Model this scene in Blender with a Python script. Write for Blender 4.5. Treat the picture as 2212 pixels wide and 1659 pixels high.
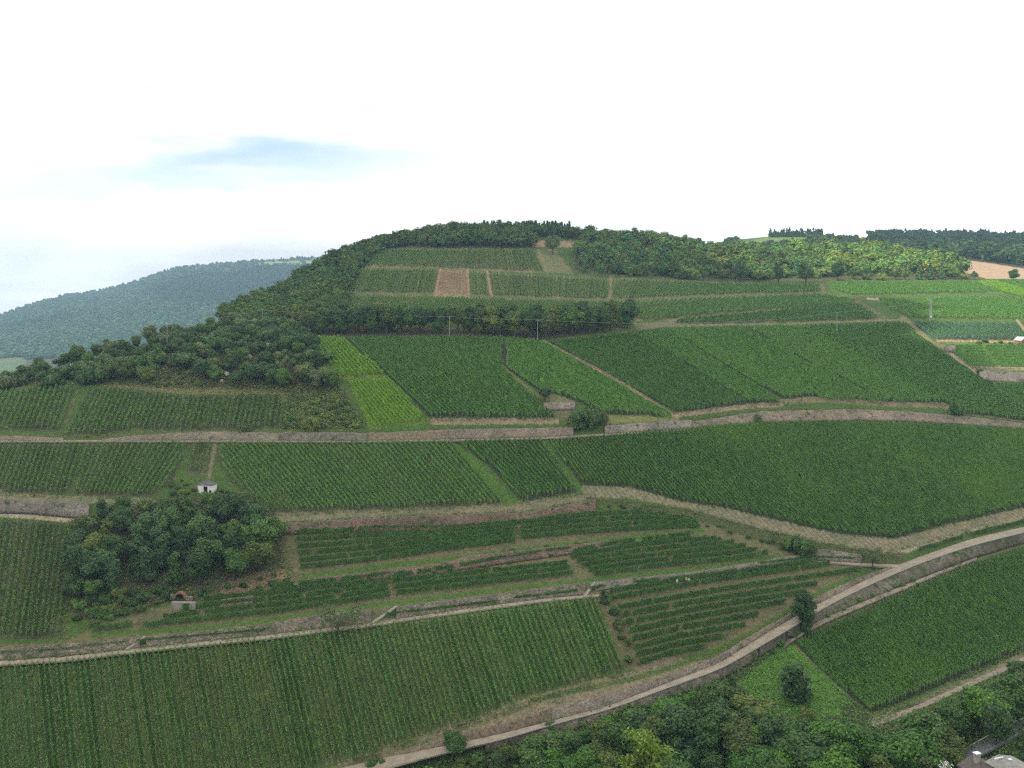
import bpy, bmesh, math, random
import numpy as np
from mathutils import Vector, Matrix

# ------------------------------------------------------------------ scene, camera, sky, sun, exposure
for o in list(bpy.data.objects):
    bpy.data.objects.remove(o)
scene = bpy.context.scene
COL = scene.collection
R = math.radians
rng = np.random.default_rng(7)
random.seed(7)

F = 2171.0            # focal length, horizon and centre in survey units (frame 2212 x 1659)
UC, VH = 1106.0, 610.0
CZ = 150.0            # camera height above the far valley
SC = 1.2              # metres per survey depth unit

cam_d = bpy.data.cameras.new('camera')
cam = bpy.data.objects.new('camera', cam_d)
COL.objects.link(cam)
cam.location = (0, 0, CZ)
cam.rotation_euler = (R(90), 0, 0)
cam_d.sensor_width = 36
cam_d.lens = 36 * F / 2212
cam_d.shift_y = -(829.5 - VH) / 2212
cam_d.clip_start = 0.5
cam_d.clip_end = 20000
scene.camera = cam

SUN_DIR = Vector((-0.55, -0.35, 0.76)).normalized()
SUN_EL = math.asin(SUN_DIR.z)
SUN_AZ = math.atan2(SUN_DIR.x, SUN_DIR.y)

world = bpy.data.worlds.new('World')
scene.world = world
world.use_nodes = True
nt = world.node_tree
for n in list(nt.nodes):
    nt.nodes.remove(n)
def wn(t, **k):
    n = nt.nodes.new(t)
    for a, b in k.items():
        setattr(n, a, b)
    return n
def wmath(op, a, b=None, c=None, clamp=False):
    n = wn('ShaderNodeMath', operation=op); n.use_clamp = clamp
    for i, x in enumerate((a, b, c)):
        if x is None: continue
        if isinstance(x, (int, float)): n.inputs[i].default_value = x
        else: nt.links.new(x, n.inputs[i])
    return n.outputs[0]
sky = wn('ShaderNodeTexSky', sky_type='NISHITA')
sky.sun_disc = False
sky.sun_elevation = SUN_EL
sky.sun_rotation = SUN_AZ
sky.altitude = 200; sky.ozone_density = 4.0; sky.air_density = 1.0; sky.dust_density = 0.6
sky_bg = wn('ShaderNodeBackground'); sky_bg.inputs['Strength'].default_value = 0.15
nt.links.new(sky.outputs[0], sky_bg.inputs['Color'])
tc = wn('ShaderNodeTexCoord')
sep = wn('ShaderNodeSeparateXYZ'); nt.links.new(tc.outputs['Generated'], sep.inputs[0])
ysafe = wmath('MAXIMUM', sep.outputs[1], 0.05)
az = wmath('DIVIDE', sep.outputs[0], ysafe)
el = wmath('DIVIDE', sep.outputs[2], ysafe)
mp = wn('ShaderNodeMapping'); mp.inputs['Scale'].default_value = (1, 1, 4.5)
nt.links.new(tc.outputs['Generated'], mp.inputs[0])
nz = wn('ShaderNodeTexNoise'); nz.inputs['Scale'].default_value = 5.0; nz.inputs['Detail'].default_value = 7; nz.inputs['Roughness'].default_value = 0.55
nt.links.new(mp.outputs[0], nz.inputs['Vector'])
nz2 = wn('ShaderNodeTexNoise'); nz2.inputs['Scale'].default_value = 2.1; nz2.inputs['Detail'].default_value = 5
nt.links.new(mp.outputs[0], nz2.inputs['Vector'])
warp = wmath('SUBTRACT', nz.outputs[0], 0.5)
def gap(az0, el0, wa, we, tilt=0.0, wx=0.25, wy=0.06):
    a = wmath('DIVIDE', wmath('SUBTRACT', wmath('ADD', az, wmath('MULTIPLY', warp, wx)), az0), wa)
    e0 = wmath('SUBTRACT', wmath('ADD', el, wmath('MULTIPLY', warp, wy)), el0)
    e = wmath('DIVIDE', wmath('SUBTRACT', e0, wmath('MULTIPLY', wmath('SUBTRACT', az, az0), tilt)), we)
    s = wmath('ADD', wmath('MULTIPLY', a, a), wmath('MULTIPLY', e, e))
    return wmath('POWER', 2.718, wmath('MULTIPLY', s, -1))
g = wmath('MULTIPLY', gap(-0.28, 0.112, 0.22, 0.036, 0.08, .34, .15), 0.78)
g = wmath('ADD', g, wmath('MULTIPLY', gap(0.14, 0.192 - 0.1, 0.05, 0.008), 0.12))
g = wmath('ADD', g, wmath('MULTIPLY', gap(0.47, 0.062, 0.06, 0.012), 0.30))
g = wmath('ADD', g, wmath('MULTIPLY', gap(-0.49, 0.272, 0.06, 0.02), 0.22))
g = wmath('MINIMUM', g, 0.9)
# cloud brightness: white with soft greyer bellies
band = wn('ShaderNodeValToRGB')
band.color_ramp.elements[0].position = 0.40; band.color_ramp.elements[0].color = (0.64, 0.63, 0.625, 1)
band.color_ramp.elements[1].position = 0.60; band.color_ramp.elements[1].color = (1, 1, 1, 1)
lo_ = wmath('MULTIPLY', wmath('SUBTRACT', 0.42, az, clamp=True), 1.5, clamp=True)       # greyer cloud towards the left and low down
hi_ = wmath('SUBTRACT', 1.0, wmath('MULTIPLY', wmath('SUBTRACT', el, 0.02), 4.2), clamp=True)
grey = wmath('MULTIPLY', lo_, hi_)
bn = wmath('ADD', wmath('MULTIPLY', nz2.outputs[0], .6), wmath('MULTIPLY', nz.outputs[0], .4))
nt.links.new(wmath('ADD', bn, wmath('MULTIPLY', wmath('SUBTRACT', 0.75, grey), 0.115)), band.inputs[0])
cl_bg = wn('ShaderNodeBackground'); cl_bg.inputs['Strength'].default_value = 1.36
nt.links.new(band.outputs[0], cl_bg.inputs['Color'])
mixw = wn('ShaderNodeMixShader')
nt.links.new(g, mixw.inputs[0]); nt.links.new(cl_bg.outputs[0], mixw.inputs[1]); nt.links.new(sky_bg.outputs[0], mixw.inputs[2])
wout = wn('ShaderNodeOutputWorld'); nt.links.new(mixw.outputs[0], wout.inputs[0])

sun_d = bpy.data.lights.new('sun', 'SUN')
sun_d.energy = 3.9
sun_d.angle = R(0.53)
sun_d.color = (1.0, 0.95, 0.86)
sun = bpy.data.objects.new('sun', sun_d)
COL.objects.link(sun)
sun.rotation_euler = (-SUN_DIR).to_track_quat('-Z', 'Y').to_euler()

scene.view_settings.view_transform = 'Standard'
scene.view_settings.look = 'None'
scene.view_settings.exposure = 0.22
scene.view_settings.gamma = 1.0
scene.render.engine = 'CYCLES'
cy = scene.cycles
cy.use_denoising = False; cy.filter_width = 1.3
cy.max_bounces = 5; cy.diffuse_bounces = 3; cy.glossy_bounces = 1; cy.transmission_bounces = 3; cy.volume_bounces = 0; cy.transparent_max_bounces = 4
cy.use_adaptive_sampling = True
cy.adaptive_threshold = 0.004
cy.caustics_reflective = False; cy.caustics_refractive = False

# ------------------------------------------------------------------ small helpers
def tag(o, label=None, cat=None, group=None, kind=None):
    if label: o['label'] = label
    if cat: o['category'] = cat
    if group: o['group'] = group
    if kind: o['kind'] = kind
    return o

def mesh_np(name, verts, faces, smooth=False):
    """verts (n,3); faces (m,k) with constant k"""
    verts = np.asarray(verts, dtype=np.float32); faces = np.asarray(faces, dtype=np.int32)
    me = bpy.data.meshes.new(name)
    m, k = faces.shape
    me.vertices.add(len(verts)); me.vertices.foreach_set('co', verts.ravel())
    me.loops.add(m * k); me.loops.foreach_set('vertex_index', faces.ravel())
    me.polygons.add(m)
    me.polygons.foreach_set('loop_start', np.arange(0, m * k, k, dtype=np.int32))
    me.polygons.foreach_set('loop_total', np.full(m, k, dtype=np.int32))
    if smooth: me.polygons.foreach_set('use_smooth', np.ones(m, dtype=bool))
    me.update(calc_edges=True)
    return me

def link(name, me, mat=None, parent=None, loc=None):
    o = bpy.data.objects.new(name, me)
    COL.objects.link(o)
    if mat is not None:
        for m in (mat if isinstance(mat, (list, tuple)) else [mat]):
            me.materials.append(m)
    if parent is not None: o.parent = parent
    if loc is not None: o.location = loc
    return o

def obj_np(name, verts, faces, mat, parent=None, loc=None, smooth=False):
    return link(name, mesh_np(name, verts, faces, smooth), mat, parent, loc)

def empty(name, loc, rz=0.0):
    o = bpy.data.objects.new(name, None); COL.objects.link(o)
    o.location = loc; o.rotation_euler = (0, 0, rz); o.empty_display_size = 0.3
    return o

class MB:
    """collects simple pieces into one mesh"""
    def __init__(s): s.bm = bmesh.new()
    def box(s, c, d, rot=None, bevel=0.0):
        m = Matrix.Translation(c) @ (rot.to_4x4() if rot is not None else Matrix.Identity(4)) @ Matrix.Diagonal((d[0], d[1], d[2], 1))
        r = bmesh.ops.create_cube(s.bm, size=1, matrix=m)
        if bevel > 0:
            es = list({e for v in r['verts'] for e in v.link_edges})
            bmesh.ops.bevel(s.bm, geom=es, offset=bevel, segments=1, affect='EDGES')
        return s
    def tube(s, pts, radii, n=7):
        pts = [Vector(p) for p in pts]
        rings = []
        for i, p in enumerate(pts):
            a = pts[max(i - 1, 0)]; b = pts[min(i + 1, len(pts) - 1)]
            q = (b - a).to_track_quat('Z', 'Y')
            rings.append([s.bm.verts.new(p + q @ Vector((math.cos(2 * math.pi * k / n) * radii[i], math.sin(2 * math.pi * k / n) * radii[i], 0))) for k in range(n)])
        for i in range(len(rings) - 1):
            for k in range(n):
                s.bm.faces.new((rings[i][k], rings[i][(k + 1) % n], rings[i + 1][(k + 1) % n], rings[i + 1][k]))
        s.bm.faces.new(rings[0][::-1]); s.bm.faces.new(rings[-1])
        return s
    def poly(s, pts):
        s.bm.faces.new([s.bm.verts.new(p) for p in pts]); return s
    def prism(s, pts2, y0, y1):
        """outline in x,z extruded along y"""
        a = [s.bm.verts.new((p[0], y0, p[1])) for p in pts2]; b = [s.bm.verts.new((p[0], y1, p[1])) for p in pts2]
        s.bm.faces.new(a); s.bm.faces.new(b[::-1])
        for i in range(len(a)):
            j = (i + 1) % len(a); s.bm.faces.new((a[j], a[i], b[i], b[j]))
        return s
    def build(s, name, mat, parent=None, loc=None, smooth=False):
        bmesh.ops.recalc_face_normals(s.bm, faces=s.bm.faces)
        me = bpy.data.meshes.new(name); s.bm.to_mesh(me); s.bm.free()
        if smooth:
            for p in me.polygons: p.use_smooth = True
        return link(name, me, mat, parent, loc)

def pip(poly, u, v):
    u = np.asarray(u, float); v = np.asarray(v, float)
    ins = np.zeros(np.broadcast(u, v).shape, bool)
    n = len(poly)
    for i in range(n):
        x1, y1 = poly[i]; x2, y2 = poly[(i + 1) % n]
        if y1 == y2: continue
        c = (y1 > v) != (y2 > v)
        ins ^= c & (u < (x2 - x1) * (v - y1) / (y2 - y1) + x1)
    return ins

def poly_at(pl, u, sm=0.0):
    pl = sorted(pl); a, b = [p[0] for p in pl], [p[1] for p in pl]
    if sm <= 0: return np.interp(u, a, b)
    u = np.asarray(u, float); lim_ = np.minimum(sm, np.maximum(0, np.minimum(u - a[0], a[-1] - u)))
    return np.mean([np.interp(u + k * lim_, a, b) for k in np.linspace(-1, 1, 9)], axis=0)

def resample(pl, step):
    p = np.asarray(pl, float)
    L = np.concatenate([[0], np.cumsum(np.hypot(*np.diff(p, axis=0).T))])
    t = np.arange(0, L[-1] + step * .5, step)
    return np.stack([np.interp(t, L, p[:, 0]), np.interp(t, L, p[:, 1])], 1)

# ------------------------------------------------------------------ materials
MATS = {}
class NM:
    def __init__(s, name):
        s.m = bpy.data.materials.new(name); s.m.use_nodes = True
        s.t = s.m.node_tree; s.t.nodes.clear()
        s.out = s.t.nodes.new('ShaderNodeOutputMaterial')
    def n(s, t, **k):
        x = s.t.nodes.new(t)
        for a, b in k.items():
            if a.startswith('i_'): x.inputs[a[2:].replace('_', ' ')].default_value = b
            else: setattr(x, a, b)
        return x
    def l(s, a, b): s.t.links.new(a, b)
    def ramp(s, fac, stops, interp='LINEAR'):
        r = s.n('ShaderNodeValToRGB'); r.color_ramp.interpolation = interp
        e = r.color_ramp.elements
        while len(e) < len(stops): e.new(0.5)
        for x, (p, c) in zip(e, stops): x.position = p; x.color = (*c, 1)
        s.l(fac, r.inputs[0]); return r.outputs[0]
    def mix(s, fac, a, b, bt='MIX'):
        x = s.n('ShaderNodeMix', data_type='RGBA', blend_type=bt)
        for i, val in ((0, fac), (6, a), (7, b)):
            if isinstance(val, (int, float)): x.inputs[i].default_value = val
            elif isinstance(val, tuple): x.inputs[i].default_value = (*val, 1)
            else: s.l(val, x.inputs[i])
        return x.outputs[2]
    def pos(s): return s.n('ShaderNodeNewGeometry').outputs['Position']
    def noise(s, vec, scale, detail=3, rough=.5):
        x = s.n('ShaderNodeTexNoise'); x.inputs['Scale'].default_value = scale; x.inputs['Detail'].default_value = detail; x.inputs['Roughness'].default_value = rough
        s.l(vec, x.inputs['Vector']); return x.outputs[0]
    def math(s, op, a, b=None, clamp=False):
        x = s.n('ShaderNodeMath', operation=op); x.use_clamp = clamp
        for i, val in enumerate((a, b)):
            if val is None: continue
            if isinstance(val, (int, float)): x.inputs[i].default_value = val
            else: s.l(val, x.inputs[i])
        return x.outputs[0]
    def bump(s, h, strength=.4, dist=.1):
        b = s.n('ShaderNodeBump'); b.inputs['Strength'].default_value = strength; b.inputs['Distance'].default_value = dist
        s.l(h, b.inputs['Height']); return b.outputs[0]
    def principled(s, col, rough=.9, spec=.15, normal=None):
        p = s.n('ShaderNodeBsdfPrincipled')
        if isinstance(col, tuple): p.inputs['Base Color'].default_value = (*col, 1)
        else: s.l(col, p.inputs['Base Color'])
        p.inputs['Roughness'].default_value = rough; p.inputs['Specular IOR Level'].default_value = spec
        if normal is not None: s.l(normal, p.inputs['Normal'])
        s.l(p.outputs[0], s.out.inputs[0]); return p

def plain(name, col, rough=.8, var=.15, scale=3.0, spec=.2):
    if name in MATS: return MATS[name]
    m = NM(name); p = m.pos(); f = m.noise(p, scale, 4)
    c = m.ramp(f, [(.3, tuple(x * (1 - var) for x in col)), (.7, tuple(min(1, x * (1 + var)) for x in col))])
    m.principled(c, rough, spec); MATS[name] = m.m; return m.m

def leafmat(name, dark, mid, light, trans=.22, patch=None, patch_scale=.02, spec=.25, tree=False, tip=None):
    """leaf colour: varies from leaf to leaf, from plant to plant and in broad patches"""
    if name in MATS: return MATS[name]
    m = NM(name)
    geo = m.n('ShaderNodeNewGeometry')
    r = geo.outputs['Random Per Island']
    if not tree:
        gain = {'vine_mid': 1.15, 'vine_mid_dark': 1.2, 'vine_slope': 1.05, 'vine_dark': 1.2, 'vine_light2': .95, 'vine_light': .85, 'vine_terr': .9, 'vine_front': 1.25, 'vine_main': 1.2}.get(name, 1.1)
        bf = .08 if name == 'vine_yellow' else .17
        dark, mid, light = ((max(q[0] * k, .45 * q[1] * k), min(.5, q[1] * k), max(q[2] * k * .62, bf * q[1] * k)) for q, k in ((dark, 1.95 * gain), (mid, 1.85 * gain), (light, 1.75 * gain)))
    c = m.ramp(r, [(0, dark), (.5, mid), (.82, mid), (1, light)])
    n1 = m.noise(geo.outputs['Position'], .35, 3)
    c = m.mix(1.0, c, m.ramp(n1, [(.25, (.72, .75, .72)), (.75, (1.25, 1.2, 1.15))]), 'MULTIPLY')
    if patch:
        patch = (max(patch[0], patch[1] * .5) * 1.75, patch[1] * 1.75, patch[2] * 1.6)
        n2 = m.noise(geo.outputs['Position'], patch_scale, 4)
        c = m.mix(m.ramp(n2, [(.47, (0, 0, 0)), (.68, (1, 1, 1))]), c, patch)
    if tree:
        c = m.mix(1.0, c, (1.4, 1.32, .92), 'MULTIPLY')
        oi = m.n('ShaderNodeObjectInfo')
        c = m.mix(1.0, c, m.ramp(oi.outputs['Random'], [(0, (.72, .78, .8)), (.5, (1, 1, 1)), (1, (1.3, 1.22, 1.0))]), 'MULTIPLY')
    d = m.n('ShaderNodeBsdfPrincipled'); m.l(c, d.inputs['Base Color']); d.inputs['Roughness'].default_value = .55; d.inputs['Specular IOR Level'].default_value = spec
    t = m.n('ShaderNodeBsdfTranslucent'); m.l(m.mix(1.0, c, (1.25, 1.35, .7), 'MULTIPLY'), t.inputs[0])
    x = m.n('ShaderNodeMixShader'); x.inputs[0].default_value = trans
    m.l(d.outputs[0], x.inputs[1]); m.l(t.outputs[0], x.inputs[2]); m.l(x.outputs[0], m.out.inputs[0])
    MATS[name] = m.m; return m.m

def stonemat(name, a, b, c, scale=2.2, gap=.35, moss=.0):
    if name in MATS: return MATS[name]
    scale *= 1.7; gap = .45 + gap * .5
    mean = [(x + y + z) / 3 for x, y, z in zip(a, b, c)]; a, b, c = (tuple(.35 * m_ + .6 * q for q, m_ in zip(k, mean)) for k in (a, b, c))
    m = NM(name); p = m.pos()
    mp = m.n('ShaderNodeMapping'); mp.inputs['Scale'].default_value = (1, 1, 1.9); m.l(p, mp.inputs[0])
    v1 = m.n('ShaderNodeTexVoronoi'); v1.inputs['Scale'].default_value = scale; m.l(mp.outputs[0], v1.inputs['Vector'])
    v2 = m.n('ShaderNodeTexVoronoi', feature='DISTANCE_TO_EDGE'); v2.inputs['Scale'].default_value = scale; m.l(mp.outputs[0], v2.inputs['Vector'])
    sepc = m.n('ShaderNodeSeparateColor'); m.l(v1.outputs['Color'], sepc.inputs[0])
    col = m.ramp(sepc.outputs[0], [(0, a), (.45, b), (.8, c), (1, tuple(min(.6, x * 1.3) for x in c))])
    big = m.noise(p, .12, 4, .6)
    col = m.mix(1.0, col, m.ramp(big, [(.3, (.62, .6, .6)), (.7, (1.2, 1.15, 1.1))]), 'MULTIPLY')
    if moss > 0:
        mz = m.noise(p, .45, 5, .65)
        col = m.mix(m.ramp(mz, [(.62 - moss * .3, (0, 0, 0)), (.72 - moss * .2, (1, 1, 1))]), col, (.06, .085, .03))
    edge = m.ramp(v2.outputs['Distance'], [(0, (gap, gap, gap)), (.09, (1, 1, 1))])
    col = m.mix(1.0, col, edge, 'MULTIPLY')
    m.principled(col, .95, .1, m.bump(v2.outputs['Distance'], .8, .25))
    MATS[name] = m.m; return m.m

# ------------------------------------------------------------------ survey of the slope: depth (units of SC metres) at picture bearings
ANCH = [
 (-300,860,352),(-300,950,312),(-300,1100,282),(-300,1300,252),(-300,1420,236),(-300,1659,210),(-300,1900,192),
 (0,832,366),(0,860,345),(0,940,318),(0,955,315),(0,1075,287),(0,1115,280),(0,1390,240),(0,1430,234),(0,1659,211),(0,1900,193),
 (300,742,398),(300,835,350),(300,940,320),(300,955,317),(300,1075,290),(300,1300,252),(300,1400,237),(300,1659,212),(300,1900,194),
 (480,700,440),(480,660,520),(600,625,570),(600,690,460),(600,735,388),(600,835,350),(600,940,321),(600,1110,286),(600,1290,256),(600,1370,240),(600,1659,213),(600,1900,195),
 (740,558,615),(900,505,640),(900,537,592),(900,578,548),(900,632,494),(900,665,460),(900,722,390),(900,915,324),(900,955,316),(900,1110,286),(900,1280,258),(900,1350,242),(900,1659,212),(900,1900,195),
 (1200,503,670),(1200,560,600),(1200,600,548),(1200,645,484),(1200,712,398),(1200,870,337),(1200,940,320),(1200,1070,293),(1200,1200,271),(1200,1300,249),(1200,1500,222),(1200,1659,208),(1200,1900,192),
 (1500,535,700),(1500,600,575),(1500,650,492),(1500,700,424),(1500,870,340),(1500,910,330),(1500,1090,290),(1500,1230,266),(1500,1330,247),(1500,1450,231),(1500,1560,216),(1500,1659,201),(1500,1900,180),
 (1800,540,720),(1800,605,575),(1800,640,522),(1800,690,445),(1800,870,346),(1800,905,337),(1800,1170,283),(1800,1220,273),(1800,1330,252),(1800,1420,239),(1800,1560,212),(1800,1659,194),(1800,1900,170),
 (2100,600,605),(2100,635,535),(2100,690,460),(2100,740,420),(2100,830,374),(2100,900,342),(2100,1120,290),(2100,1180,279),(2100,1300,257),(2100,1480,222),(2100,1560,196),(2100,1659,182),(2100,1900,164),
 (2450,603,610),(2450,650,525),(2450,735,432),(2450,800,394),(2450,900,348),(2450,1120,294),(2450,1190,279),(2450,1400,240),(2450,1560,196),(2450,1659,180),(2450,1900,162),
]
_A = np.array(ANCH, float)
_X = np.stack([_A[:, 0] / 1000, _A[:, 1] / 500], 1)
_w = 300.0 / _A[:, 2]
def _phi(r2): return np.where(r2 > 1e-12, .5 * r2 * np.log(np.maximum(r2, 1e-12)), 0)
_n = len(_X)
_K = _phi(((_X[:, None] - _X[None]) ** 2).sum(-1)) + np.eye(_n) * 4e-4
_Pm = np.concatenate([np.ones((_n, 1)), _X], 1)
_M = np.block([[_K, _Pm], [_Pm.T, np.zeros((3, 3))]])
_c = np.linalg.solve(_M, np.concatenate([_w, np.zeros(3)]))
def depth(u, v):
    u = np.asarray(u, float); v = np.asarray(v, float)
    sh = np.broadcast(u, v).shape
    X = np.stack([np.broadcast_to(u, sh).ravel() / 1000, np.broadcast_to(v, sh).ravel() / 500], 1)
    out = np.empty(len(X))
    for i in range(0, len(X), 40000):
        x = X[i:i + 40000]
        r2 = ((x[:, None, 0] - _X[None, :, 0]) ** 2 + (x[:, None, 1] - _X[None, :, 1]) ** 2)
        out[i:i + 40000] = _phi(r2) @ _c[:_n] + _c[_n] + x @ _c[_n + 1:]
    return (300.0 / np.maximum(out, .3)).reshape(sh) * SC
def ray(u, v, Y):
    u = np.asarray(u, float); v = np.asarray(v, float); Y = np.asarray(Y, float)
    return np.stack(np.broadcast_arrays((u - UC) / F * Y, Y, CZ - (v - VH) / F * Y), -1)
def P(u, v): return ray(u, v, depth(u, v))
def P1(u, v): return Vector(P(np.array([u]), np.array([v]))[0])
def px(u, v): return float(F / depth(np.array([u]), np.array([v]))[0])   # survey units per metre there

RIDGE = [(-600,890),(-300,872),(0,826),(100,805),(200,776),(300,748),(400,726),(480,702),(500,690),(560,655),(640,614),(740,564),(840,532),(940,512),(1020,504),(1100,506),(1200,505),
         (1300,516),(1400,519),(1500,535),(1565,545),(1700,545),(1800,538),(1900,545),(2000,562),(2080,588),(2130,602),(2300,603),(2800,604)]

# ------------------------------------------------------------------ parcels: outline, left and right row bearings, row spacing
PARCELS = []
def parcel(key, poly, L, Rg, sp, leaf, label, soil='mix', single=False, h=1.75, dens=15, w=.2, stripes=0, posts=True, gapp=.03, net=False):
    PARCELS.append(dict(key=key, poly=poly, L=L, R=Rg, sp=sp, leaf=leaf, label=label, soil=soil, single=single, h=h, dens=dens, w=w, stripes=stripes, posts=posts, gapp=gapp, net=net))

parcel('hilltop', [(822,537),(1150,538),(1180,588),(1060,583),(940,579),(775,578)], ((825,541),(780,578)), ((1150,539),(1176,587)), 6.6, 'vine_hill', 'hilltop vine rows in front of the dark wood, light posts along their top edge', 'hill', dens=11, h=1.5, stripes=.3)
parcel('hill_middle', [(775,580),(947,581),(940,634),(747,632)], ((775,580),(744,632)), ((945,581),(938,634)), 6.4, 'vine_hill', 'hillside vine rows left of the brown plot', 'hill', dens=11, h=1.5, stripes=.3)
parcel('brown_plot', [(950,583),(1009,584),(1012,636),(939,635)], ((952,583),(942,636)), ((1008,584),(1011,636)), 6.2, 'vine_young', 'sparse young vine rows on the brown square plot', 'bare', dens=2.5, h=1.1, gapp=.2)
parcel('hill_strip', [(1014,584),(1051,588),(1058,639),(1016,638)], ((1014,584),(1016,638)), ((1050,588),(1056,639)), 6.5, 'vine_hill_light', 'lighter vine rows right beside the brown plot', 'hill', dens=11, h=1.5)
parcel('hill_right', [(1056,588),(1316,602),(1313,647),(1064,640)], ((1056,588),(1066,640)), ((1314,602),(1306,647)), 6.8, 'vine_hill', 'hillside vine rows between brown plot and vertical track', 'hill', dens=11, h=1.5, stripes=.25)
parcel('hill_far_right', [(1328,601),(1423,604),(1600,611),(1780,613),(1783,630),(1700,633),(1560,637),(1423,643),(1322,648)], ((1332,601),(1318,648)), ((1790,613),(1730,636)), 6.6, 'vine_hill', 'vine rows below the mixed wood right of the vertical track', 'hill', dens=11, h=1.5, stripes=.3)
parcel('hill_low', [(750,635),(960,640),(1310,650),(1360,650),(1375,694),(1372,712),(740,712),(738,668)], ((764,634),(738,668)), ((1340,648),(1290,694)), 6.6, 'vine_hill', 'vine rows just above the dark belt of trees', 'hill', dens=11, h=1.5)
parcel('hill_slant', [(1364,651),(1423,646),(1600,641),(1783,634),(1862,646),(1850,657),(1700,667),(1560,679),(1440,691),(1376,694)], ((1423,645),(1376,694)), ((1850,644),(1750,672)), 7.5, 'vine_hill', 'slanting vine rows right of the dark tree belt', 'hill', dens=11, h=1.5)
parcel('hill_slant_low', [(1865,654),(1917,688),(1880,691),(1673,699),(1446,701),(1490,686),(1673,670),(1800,657)], ((1500,680),(1450,703)), ((1910,670),(1830,700)), 8.0, 'vine_dark', 'short dark vine rows above the pale grass track', 'hill', dens=9, h=1.7)
parcel('sunny_left', [(1788,608),(1933,607),(2010,636),(1852,640),(1800,629)], ((1788,604),(1860,640)), ((1933,604),(2020,640)), 5.4, 'vine_light', 'sunlit vine rows directly below the bright wood', 'grass', dens=9)
parcel('sunny_middle', [(1937,607),(2093,607),(2168,633),(2015,637)], ((1935,604),(2020,640)), ((2093,604),(2180,637)), 5.4, 'vine_mid', 'sunlit vine rows below the right end of the bright wood', 'grass', dens=9)
parcel('sunny_yellow', [(2098,606),(2141,605),(2300,655),(2300,668),(2172,634)], ((2098,604),(2180,637)), ((2141,604),(2250,640)), 5.2, 'vine_yellow', 'bright yellow green vine rows below the brown field', 'grass', dens=9)
parcel('sunny_corner', [(2146,605),(2330,605),(2330,660),(2225,629)], ((2146,604),(2230,630)), ((2280,604),(2400,640)), 5.2, 'vine_mid', 'green vine rows in the far corner next to the yellow green rows', 'grass', dens=9)
parcel('sunny_low', [(1890,645),(2020,642),(2172,638),(2330,668),(2330,690),(2212,691),(1975,690),(1918,666)], ((1890,642),(1990,692)), ((2212,640),(2340,694)), 5.6, 'vine_mid', 'sunlit vine rows around the foot of the double pole', 'grass', dens=10)
parcel('netted', [(1960,694),(2190,694),(2214,722),(2300,735),(2300,740),(2186,735),(2024,734)], ((1958,692),(2026,736)), ((2193,692),(2226,738)), 8.0, 'vine_blue', 'blue green netted vine rows left of the brick cabin', 'soil', dens=11, net=True)
parcel('netted_right', [(2203,694),(2400,694),(2400,735),(2225,715)], ((2203,692),(2240,738)), ((2400,692),(2440,738)), 8.0, 'vine_dark', 'dark vine rows right of the track above the brick cabin', 'soil', dens=11)
parcel('yellow_strip', [(660,728),(733,728),(836,812),(748,819),(690,765)], ((660,730),(800,930)), ((735,727),(930,915)), 7.5, 'vine_yellow', 'yellow green vine strip beside the dark wooded knoll, upper half', 'lime', dens=20)
parcel('yellow_strip_low', [(752,822),(840,815),(928,914),(800,928)], ((660,730),(800,930)), ((735,727),(930,915)), 7.5, 'vine_yellow', 'yellow green vine strip above the stone wall, lower half', 'lime', dens=20)
parcel('middle_left', [(745,728),(1000,726),(1090,728),(1083,792),(1120,830),(1160,868),(1203,905),(930,903)], ((742,727),(932,912)), ((1170,735),(1468,903)), 7.2, 'vine_mid_dark', 'dark green slanting vine rows right of the yellow green strip', 'mix', dens=13)
parcel('middle_path', [(1078,730),(1092,728),(1250,812),(1440,903),(1385,897),(1310,896),(1244,866),(1192,850),(1160,842),(1086,790),(1086,760)], ((742,727),(932,912)), ((1170,735),(1468,903)), 7.0, 'vine_mid', 'slanting vine rows above the small round tree and short wall', 'mix', dens=13)
parcel('middle_light', [(1094,728),(1168,736),(1458,902),(1442,904),(1255,812)], ((742,727),(932,912)), ((1170,735),(1468,903)), 6.8, 'vine_light', 'light green narrow vine strip left of the slanting earth path', 'grass', dens=13)
parcel('middle_dark', [(1180,736),(1345,719),(1423,752),(1616,872),(1594,876),(1466,893)], ((1178,735),(1466,894)), ((1350,719),(1616,872)), 6.2, 'vine_dark', 'darkest slanting vine rows right of the slanting earth path', 'mix', dens=14)
parcel('strip_a', [(1349,719),(1425,709),(1560,788),(1690,873),(1618,872),(1425,752)], ((1350,719),(1616,872)), ((1428,708),(1692,873)), 6.4, 'vine_light2', 'pale green slanting vine rows between two darker strips', 'mix', dens=14)
parcel('strip_b', [(1428,709),(1470,707),(1600,778),(1774,858),(1690,862),(1562,786)], ((1428,708),(1692,873)), ((1472,706),(1776,858)), 6.0, 'vine_mid', 'mid green slanting vine strip ending at a grassy bank', 'mix', dens=14)
parcel('strip_c', [(1472,707),(1598,703),(1730,778),(1920,872),(1776,866),(1602,776)], ((1472,706),(1776,860)), ((1600,702),(1922,873)), 6.8, 'vine_light2', 'pale slanting vine strip with many visible stakes', 'mix', dens=9, gapp=.08)
parcel('strip_d', [(1601,703),(1726,702),(1860,772),(2040,872),(1924,872),(1735,778)], ((1600,702),(1922,873)), ((1728,702),(2044,872)), 6.2, 'vine_mid', 'broad mid green vine strip under the single pole', 'mix', dens=14)
parcel('strip_e', [(1729,702),(1947,694),(2006,742),(2090,800),(2143,835),(2190,871),(2300,925),(2300,930),(2240,914),(2080,896),(2044,872),(1862,772)], ((1728,702),(2044,872)), ((1947,694),(2212,880)), 6.4, 'vine_mid_dark', 'large dark vine slope left of the stepped track', 'mix', dens=14)
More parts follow.
